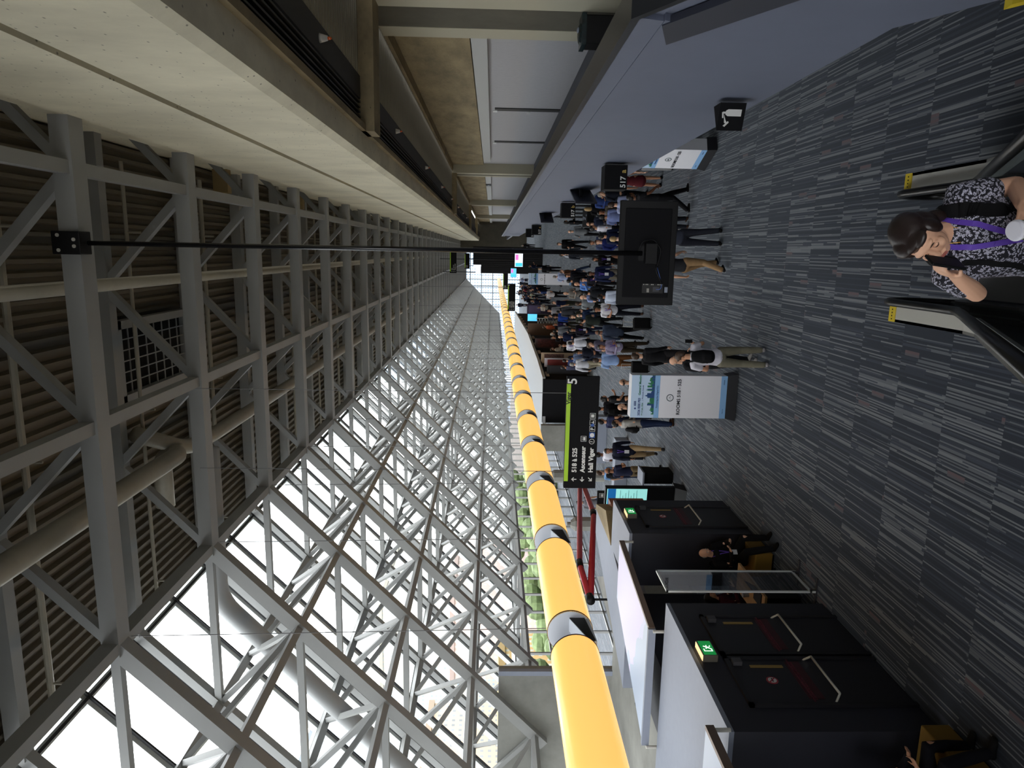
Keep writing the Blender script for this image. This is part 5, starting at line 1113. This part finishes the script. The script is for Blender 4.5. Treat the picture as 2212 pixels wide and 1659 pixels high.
    (-6.77, 22.71, 0, 160, 'hold', 'm', 'short', 'trousers', (222, 222, 232), (40, 42, 48), 'short_black', 3, 0, 'person in white t-shirt behind the walking navy jacket'),
    (-4.87, 19.5, 0, 120, 'hold', 'm', 'long', 'trousers', (150, 148, 144), (26, 38, 66), 'short_black', 1, 0, 'person in grey checked shirt and jeans with black backpack looking down'),
    (-5.48, 22.2, 0, 150, 'talk', 'm', 'short', 'trousers', (34, 38, 66), (22, 26, 44), 'short_black', 1, 0, 'person in dark navy polo beside the grey checked shirt'),
    (-4.31, 19.17, 0, 90, 'hold', 'm', 'short', 'trousers', (36, 36, 40), (30, 30, 34), 'bald_brown', 0, 0, 'shaved head person at the left edge of white poster stand'),
    (-4.73, 22.26, 0, 110, 'talk', 'm', 'short', 'dress', (18, 18, 21), (18, 18, 21), 'bob_black', 1, 0, 'dark haired person in black dress talking between sign and poster stand'),
    (-3.55, 18.96, 0, 150, 'stand', 'm', 'long', 'trousers', (18, 18, 22), (18, 18, 22), 'bald_brown', 0, 0, 'bald person in black behind the upper edge of white poster stand'),
    (-5.18, 22.78, 0, 200, 'stand', 'm', 'long', 'trousers', (24, 24, 30), (22, 22, 28), 'short_black', 2, 0, 'person with black backpack just below the hanging green sign'),
    (-10.08, 26.95, 0, 180, 'stand', 'm', 'short', 'trousers', (120, 120, 126), (40, 60, 110), 'short_black', 1, 0, 'person in grey patterned shirt behind the red pipes')]
by_far = {}
for i, (x, y, z, fc, pose, style, sl, bot, top, low, hair, skin, lan, lab) in enumerate(CROWD):
    if pose == 'stand' and y < 60 and i % 3 == 0 and bot != 'dress': pose = 'talk' if i % 2 else 'stand'
    sc = [1.0, .97, 1.03, .985, 1.015][i % 5]
    if 'dress' in bot or 'long_' in hair or 'bob' in hair: sc *= .94
    person(x, y, z, fc, pose, style, sl, bot, top, low, hair, skin, lab, sc, bool(lan), [(24, 22, 22), (150, 148, 146), (60, 40, 30)][i % 3 if 'jeans' in lab or 'sneakers' in lab or 'white' in lab else 0])
random.seed(21)
for k in range(22):
    y = random.uniform(58, 104); x = -3.3 - random.uniform(0, 2.6) * (y / 90) + random.uniform(-.2, .2)
    if min(math.hypot(x - q[0], y - q[1]) for q in CROWD) < .6: continue
    CROWD.append((x, y, 0)); lo_ = random.choice([(24, 26, 34), (34, 36, 46), (20, 20, 26)])
    person(x, y, 0, random.uniform(0, 360), random.choice(['stand', 'talk', 'hold']), 'm', 'long', 'trousers', random.choice([(26, 28, 40), (36, 40, 60), (44, 44, 50)]), lo_, 'short_black', random.randrange(4), 'dark clad person standing deep in the far crowd toward the hall end', random.uniform(.95, 1.03), False, (24, 22, 22), 'far crowd')
MB0 = MB().box((-7.6, 18.2, 0), (-6.75, 19.0, 1.1)); struct(MB0, 'floor_landing', CONCG)
# ---- things carried in the crowd
def suitcase(x, y, rz, lab, c=(16, 16, 18)):
    r = empty('suitcase', (x, y, 0), math.radians(rz)); tag(r, lab, 'suitcase'); MB().box((-.19, -.12, .05), (.19, .12, .6)).build('shell', fabric(c), r, bevel=.03)
    m = MB(); m.tube([(-.08, .1, .6), (-.08, .1, .92), (.08, .1, .92), (.08, .1, .6)], .01, 8); m.build('pull_handle', STAIN, r)
    for a, b_ in ((-.14, -.08), (.14, -.08), (-.14, .08), (.14, .08)): MB().tube([(a - .015, b_, .03), (a + .015, b_, .03)], .03, 12).build('wheel', BLACK, r)
suitcase(-2.3, 22.95, 20, 'black rolling suitcase beside the slate blue jacket walker')
suitcase(-3.75, 22.9, 0, 'black trolley bag at the foot of the light blue shirt')
backpack(-7.31 + .06, 22.42 - .24, 1.22, 165 + 180, 'black backpack on the sky blue shirt by the info kiosk') if False else None
def worn(x, y, fc, sc, lab, c=(18, 18, 21)):
    a = math.radians(fc); backpack(x - math.sin(a) * .12, y + math.cos(a) * .12, 1.2 * sc, fc, lab, c, .8 * sc)
worn(-7.31, 22.42, 165, 1.0, 'black backpack worn by the person in sky blue shirt near the kiosk')
worn(-4.87, 19.5, 120, 1.0, 'black backpack worn over the grey checked shirt')
worn(-5.25, 22.62, 200, 1.0, 'dark backpack just below the hanging green sign') 
worn(.83, 26.13, 100, 1.0, 'black backpack worn by the white shirt in the queue')
# ---- man photographing in front of the white poster stand
POSES['shoot'] = dict(chest=(0, -.02, 1.31), head=(0, -.05, 1.64), elR=(-.27, -.1, 1.22), wrR=(-.2, -.3, 1.36), hdR=(.4, -.5, .6), pnR=(.6, -.2, 0), elL=(.25, -.04, 1.16), wrL=(.14, -.22, 1.08), hdL=(-.5, -.6, .1), pnL=(0, 0, 1), ankL=(.14, .06, .085), kneeL=(.12, -.03, .5), ankR=(-.15, -.1, .085), kneeR=(-.14, -.1, .5))
Rm = Matrix.Rotation(math.radians(-62), 3, 'Z') @ Matrix.Rotation(math.radians(12), 3, 'X')
Pm = make_figure('shoot', 'm', 'short', 'trousers', .012, headrot=Matrix.Rotation(math.radians(60), 3, 'Z') @ Matrix.Rotation(math.radians(12), 3, 'X'), skinvox=.008); Pm['own_hair'] = True
person(-1.93, 13.1, 0, 190, 'shoot', 'm', 'short', 'trousers', (205, 203, 214), (120, 116, 100), 'short_brown', 1, 'man in white shirt and khaki trousers, back to camera, beside the white poster stand', 1.0, False, (150, 146, 148), None, Pm)
worn(-1.93, 13.1, 190, 1.08, 'large black backpack worn by the man beside the white poster stand')
r = empty('phone', (-1.66, 13.33, 1.47), .3); tag(r, 'small black phone raised by the man with large black backpack', 'phone'); MB().box((-.035, -.005, -.07), (.035, .005, .07)).build('phone_body', BLACK, r)
# ---- seated people by the exit walls
Ps = make_figure('sit', 'jacket', 'long', 'trousers', .013, headrot=Matrix.Rotation(math.radians(18), 3, 'X')); Ps['own_hair'] = False
person(-5.66, 12.32, 0, 55, 'sit', 'jacket', 'long', 'trousers', (15, 15, 18), (14, 14, 17), 'bald_grey', 0, 'bald man in black suit sitting on ochre cube seat with phone beside black door', 1.0, True, (14, 13, 13), None, Ps)
worn_b = backpack(-6.0, 12.42, .82, 55, 'black backpack leaning behind the bald seated man', (14, 14, 16), .85)
r = empty('phone', (-5.33, 12.05, .82), .9); tag(r, 'black phone held by the bald seated man', 'phone'); MB().box((-.035, -.07, -.005), (.035, .07, .005)).build('phone_body', BLACK, r)
person(-6.38, 11.85, 0, 100, 'sit', 'm', 'long', 'trousers', (70, 20, 38), (20, 20, 24), 'long_black', 1, 'seated woman with black hair and wine red top at the alcove table', .97, False, (20, 20, 22), None, Ps)
person(-5.6, 6.35, 0, 95, 'sit', 'm', 'short', 'trousers', (18, 18, 24), (20, 20, 26), 'short_black', 1, 'seated person in black with bare forearm at the dark bottom edge of photo', 1.0, False, (20, 20, 22), None, Ps)
# ---- woman riding up the escalator toward the camera
JW = dict(head=(0, -.06, 1.52), neck=(.03, .0, 1.40), shL=(.175, .01, 1.345), shR=(-.15, -.01, 1.36), elL=(.235, .0, 1.105), wrL=(.14, -.2, 1.21), hdL=(-.6, -.65, .3), pnL=(-.5, .4, .2),
          elR=(-.235, .03, 1.185), wrR=(-.15, -.12, 1.4), hdR=(.12, -.35, .9), pnR=(.9, -.2, -.05), chest=(.01, -.01, 1.21), waist=(.0, .0, 1.02), pel=(-.01, .0, .9), hipL=(.09, 0, .87), hipR=(-.1, 0, .87),
          kneeL=(.1, -.03, .47), kneeR=(-.11, -.03, .47), ankL=(.11, .02, .085), ankR=(-.12, .02, .085))
RW = Matrix.Rotation(math.radians(-40), 3, 'Z') @ Matrix.Rotation(math.radians(10), 3, 'Y') @ Matrix.Rotation(math.radians(6), 3, 'X')
def floral():
    m = mat('floral_blouse', (24, 24, 38), .8); n = m.node_tree; b = n.nodes['Principled BSDF']; L = n.links
    t = N(n, 'ShaderNodeTexCoord'); no = N(n, 'ShaderNodeTexNoise'); no.inputs['Scale'].default_value = 30; no.inputs['Detail'].default_value = 2
    va = N(n, 'ShaderNodeVectorMath'); va.operation = 'SCALE'; va.inputs['Scale'].default_value = .035; L.new(t.outputs['Object'], no.inputs['Vector']); L.new(no.outputs['Color'], va.inputs[0])
    vb = N(n, 'ShaderNodeVectorMath'); vb.operation = 'ADD'; L.new(t.outputs['Object'], vb.inputs[0]); L.new(va.outputs[0], vb.inputs[1])
    vo = N(n, 'ShaderNodeTexVoronoi'); vo.inputs['Scale'].default_value = 80; L.new(vb.outputs[0], vo.inputs['Vector'])
    vo2 = N(n, 'ShaderNodeTexVoronoi'); vo2.feature = 'DISTANCE_TO_EDGE'; vo2.inputs['Scale'].default_value = 150; L.new(vb.outputs[0], vo2.inputs['Vector'])
    a = N(n, 'ShaderNodeMath'); a.operation = 'LESS_THAN'; a.inputs[1].default_value = .5; L.new(vo.outputs['Distance'], a.inputs[0])
    c = N(n, 'ShaderNodeMath'); c.operation = 'GREATER_THAN'; c.inputs[1].default_value = .07; L.new(vo2.outputs['Distance'], c.inputs[0])
    d = N(n, 'ShaderNodeMath'); d.operation = 'MULTIPLY'; L.new(a.outputs[0], d.inputs[0]); L.new(c.outputs[0], d.inputs[1])
    mx = N(n, 'ShaderNodeMix'); mx.data_type = 'RGBA'; mx.inputs[6].default_value = rgb(20, 20, 32); mx.inputs[7].default_value = rgb(196, 196, 214); L.new(d.outputs[0], mx.inputs[0]); L.new(mx.outputs[2], b.inputs['Base Color']); return m
Pw = make_figure(JW, 'm', 'short', 'trousers', .0075, handscale=.93, headrot=RW, hairkind='short', skinvox=.0048, torso=.98); Pw['own_hair'] = True
WX, WY, WZ = .085, 3.05, 1.94
woman = person(WX, WY, WZ, 0, None, 'm', 'short', 'trousers', floral(), (176, 148, 116), 'short_brown', 0, 'woman in black and white floral blouse riding the escalator with phone and coffee cup', 1.0, False, (30, 28, 28), None, Pw)
woman['label'] = 'woman in black and white floral blouse riding the escalator with phone and coffee cup'
for c_ in list(woman.children):
    if c_.name.startswith('eyes') or c_.name.startswith('eyebrows'): bpy.data.objects.remove(c_, do_unlink=True)
hc = Vector(JW['head']); TW = lambda p: hc + RW @ Vector(p)
m = MB(); ml = MB(); mb_ = MB()
for sx in (-1, 1):
    m.ell(TW((.032 * sx, -.0765, .005)), (.0135, .008, .0075), 12, 8, RW)
    for a_, b_ in (((-.013, -.0775, .002), (-.006, -.0835, -.002)), ((-.006, -.0835, -.002), (.006, -.0835, -.002)), ((.006, -.0835, -.002), (.013, -.0775, .002))):
        ml.bar(TW((a_[0] + .032 * sx, a_[1], a_[2])), TW((b_[0] + .032 * sx, b_[1], b_[2])), .002, .002)
    mb_.ell(TW((.032 * sx, -.0865, .03)), (.018, .004, .0028), 10, 6, RW)
m.build('eyelids', SKINS[0], woman, smooth=True); ml.build('eyelashes', HAIRS['black'], woman); mb_.build('eyebrows', HAIRS['brown'], woman)
m = MB()     # swept side hair and gathered back
for a, rr in (((.0, .03, .06), (.084, .098, .07)), ((.045, .05, .0), (.04, .06, .075)), ((-.035, -.02, .085), (.05, .06, .028)), ((.0, .085, -.02), (.07, .05, .07)), ((.03, .1, -.09), (.05, .035, .06)), ((.072, .0, .01), (.02, .04, .05)), ((-.07, .0, .03), (.02, .045, .045)), ((.03, -.055, .078), (.045, .035, .02))):
    m.ell(hc + RW @ Vector(a), rr, 16, 12, RW)
hm = fuse(m, 'side_hair', .006, 2); put(woman, 'side_hair', hm, mat('hair_dark_brown', (36, 26, 24), .4))
for c_ in woman.children:
    if c_.name.startswith('hair'): c_.material_slots[0].material = MATS['hair_dark_brown']
from mathutils.bvhtree import BVHTree
_tm = Pw['top']; BV = BVHTree.FromPolygons([v.co.copy() for v in _tm.vertices], [tuple(q.vertices) for q in _tm.polygons])
_bm = Pw['body']; BB = BVHTree.FromPolygons([v.co.copy() for v in _bm.vertices], [tuple(q.vertices) for q in _bm.polygons])
def ribbon(m, P_, w_, t_, off):
    """flat strap lying on the blouse"""
    pts = smoothpath(P_, .05, 3); dense = []
    for a, b_ in zip(pts, pts[1:]):
        for k in range(4): dense.append(a.lerp(b_, k / 4))
    dense.append(pts[-1]); out = []
    for q in dense:
        c1, n1, _, d1 = BV.find_nearest(q); c2, n2, _, d2 = BB.find_nearest(q)
        c_, n_ = (c1, n1) if d1 <= d2 + .004 else (c2, n2)
        out.append((c_ + n_ * off, n_))
    n0 = len(out); vs = []; fs = []
    for k, (c_, n_) in enumerate(out):
        d = (out[min(k + 1, n0 - 1)][0] - out[max(k - 1, 0)][0]).normalized(); s_ = d.cross(n_).normalized() * w_ / 2
        vs += [c_ - s_, c_ + s_, c_ + s_ + n_ * t_, c_ - s_ + n_ * t_]
    for k in range(n0 - 1):
        for q in range(4): fs.append((k * 4 + q, k * 4 + (q + 1) % 4, k * 4 + 4 + (q + 1) % 4, k * 4 + 4 + q))
    fs += [(3, 2, 1, 0), tuple((n0 - 1) * 4 + q for q in range(4))]; m.add(vs, fs)
m = MB(); ribbon(m, [(.07, .03, 1.42), (.075, -.05, 1.39), (.055, -.12, 1.31), (.03, -.15, 1.22), (.012, -.16, 1.14)], .024, .003, .006)
ribbon(m, [(-.02, .03, 1.43), (-.035, -.05, 1.4), (-.03, -.12, 1.31), (-.01, -.15, 1.22), (.004, -.16, 1.14)], .024, .003, .006)
lan = m.build('lanyard', PURPLE, woman)
m = MB(); ribbon(m, [(-.1, .06, 1.38), (-.095, -.03, 1.4), (-.1, -.12, 1.28), (-.12, -.13, 1.12), (-.16, -.08, .98)], .024, .006, .003)
ribbon(m, [(.12, .07, 1.36), (.125, -.02, 1.4), (.125, -.12, 1.3), (.14, -.13, 1.14), (.17, -.08, .98)], .06, .01, .003)
rb = empty('backpack', (WX, WY, WZ)); tag(rb, 'black shoulder bag strapped over the floral blouse', 'backpack'); m.build('strap', fabric((14, 14, 16)), rb)
mm_ = MB(); chain(mm_, [(.0, .17, 1.0), (0, .2, 1.15), (0, .18, 1.32)], [(.13, .07), (.15, .09), (.12, .06)], n=16); q_ = fuse(mm_, 'pack', .014, 2); q_.materials.append(fabric((14, 14, 16))); link('pack', q_, rb)
m = MB(); pth = [(.055, -.04, 1.41), (.04, -.085, 1.35), (.015, -.11, 1.315), (-.01, -.09, 1.35), (-.02, -.05, 1.41)]; m.tube(smoothpath(pth, .02, 3), .0012, 6); m.ell((.016, -.114, 1.305), (.008, .004, .009), 8, 6); m.build('necklace', mat('gold', (210, 160, 60), .3, .9), woman)
r = empty('phone', (0, 0, 0)); _l = Vector((.12, -.05, 1)).normalized(); _w = Vector((.42, .75, -.1)); _w = (_w - _l * _w.dot(_l)).normalized(); _n = _l.cross(_w)
_M = Matrix((_w, _n, _l)).transposed().to_4x4(); _M.translation = (WX - .098, WY - .2, WZ + 1.5); r.matrix_world = _M
tag(r, 'black smartphone held near the mouth of the woman in floral blouse', 'phone'); MB().box((-.037, -.006, -.075), (.037, .006, .075)).build('phone_body', BLACK, r, bevel=.004); MB().box((-.034, .006, -.07), (.034, .0065, .07)).build('phone_screen', mat('dark_screen', (20, 22, 30), .1), r)
r = empty('coffee_cup', (WX + .04, WY - .335, WZ + 1.235)); r.rotation_euler = (math.radians(10), math.radians(-6), 0); tag(r, 'paper coffee cup with white lid and olive sleeve in the woman left hand', 'cup')
MB().tube([(0, 0, 0), (0, 0, .105)], [.028, .038], 28).build('cup_body', WHITE, r, smooth=False); MB().tube([(0, 0, .02), (0, 0, .082)], [.0325, .0385], 28).build('sleeve', mat('olive_sleeve', (92, 104, 48), .8), r)
MB().tube([(0, 0, .1), (0, 0, .108), (0, 0, .109), (0, 0, .118), (0, 0, .119), (0, 0, .113)], [.0415, .0415, .039, .036, .032, .031], 28).build('lid', mat('lid_white', (225, 225, 235), .35), r)
r = empty('name_badge', (WX + .0, WY - .152, WZ + 1.06)); tag(r, 'white conference badge hanging from the purple lanyard over floral blouse', 'badge'); MB().box((-.05, -.004, -.08), (.05, .0, .07)).build('card', BADGE, r)
text('DELANEY', .0001, (0, 0, 0), FACE, INK, 'x') if False else None
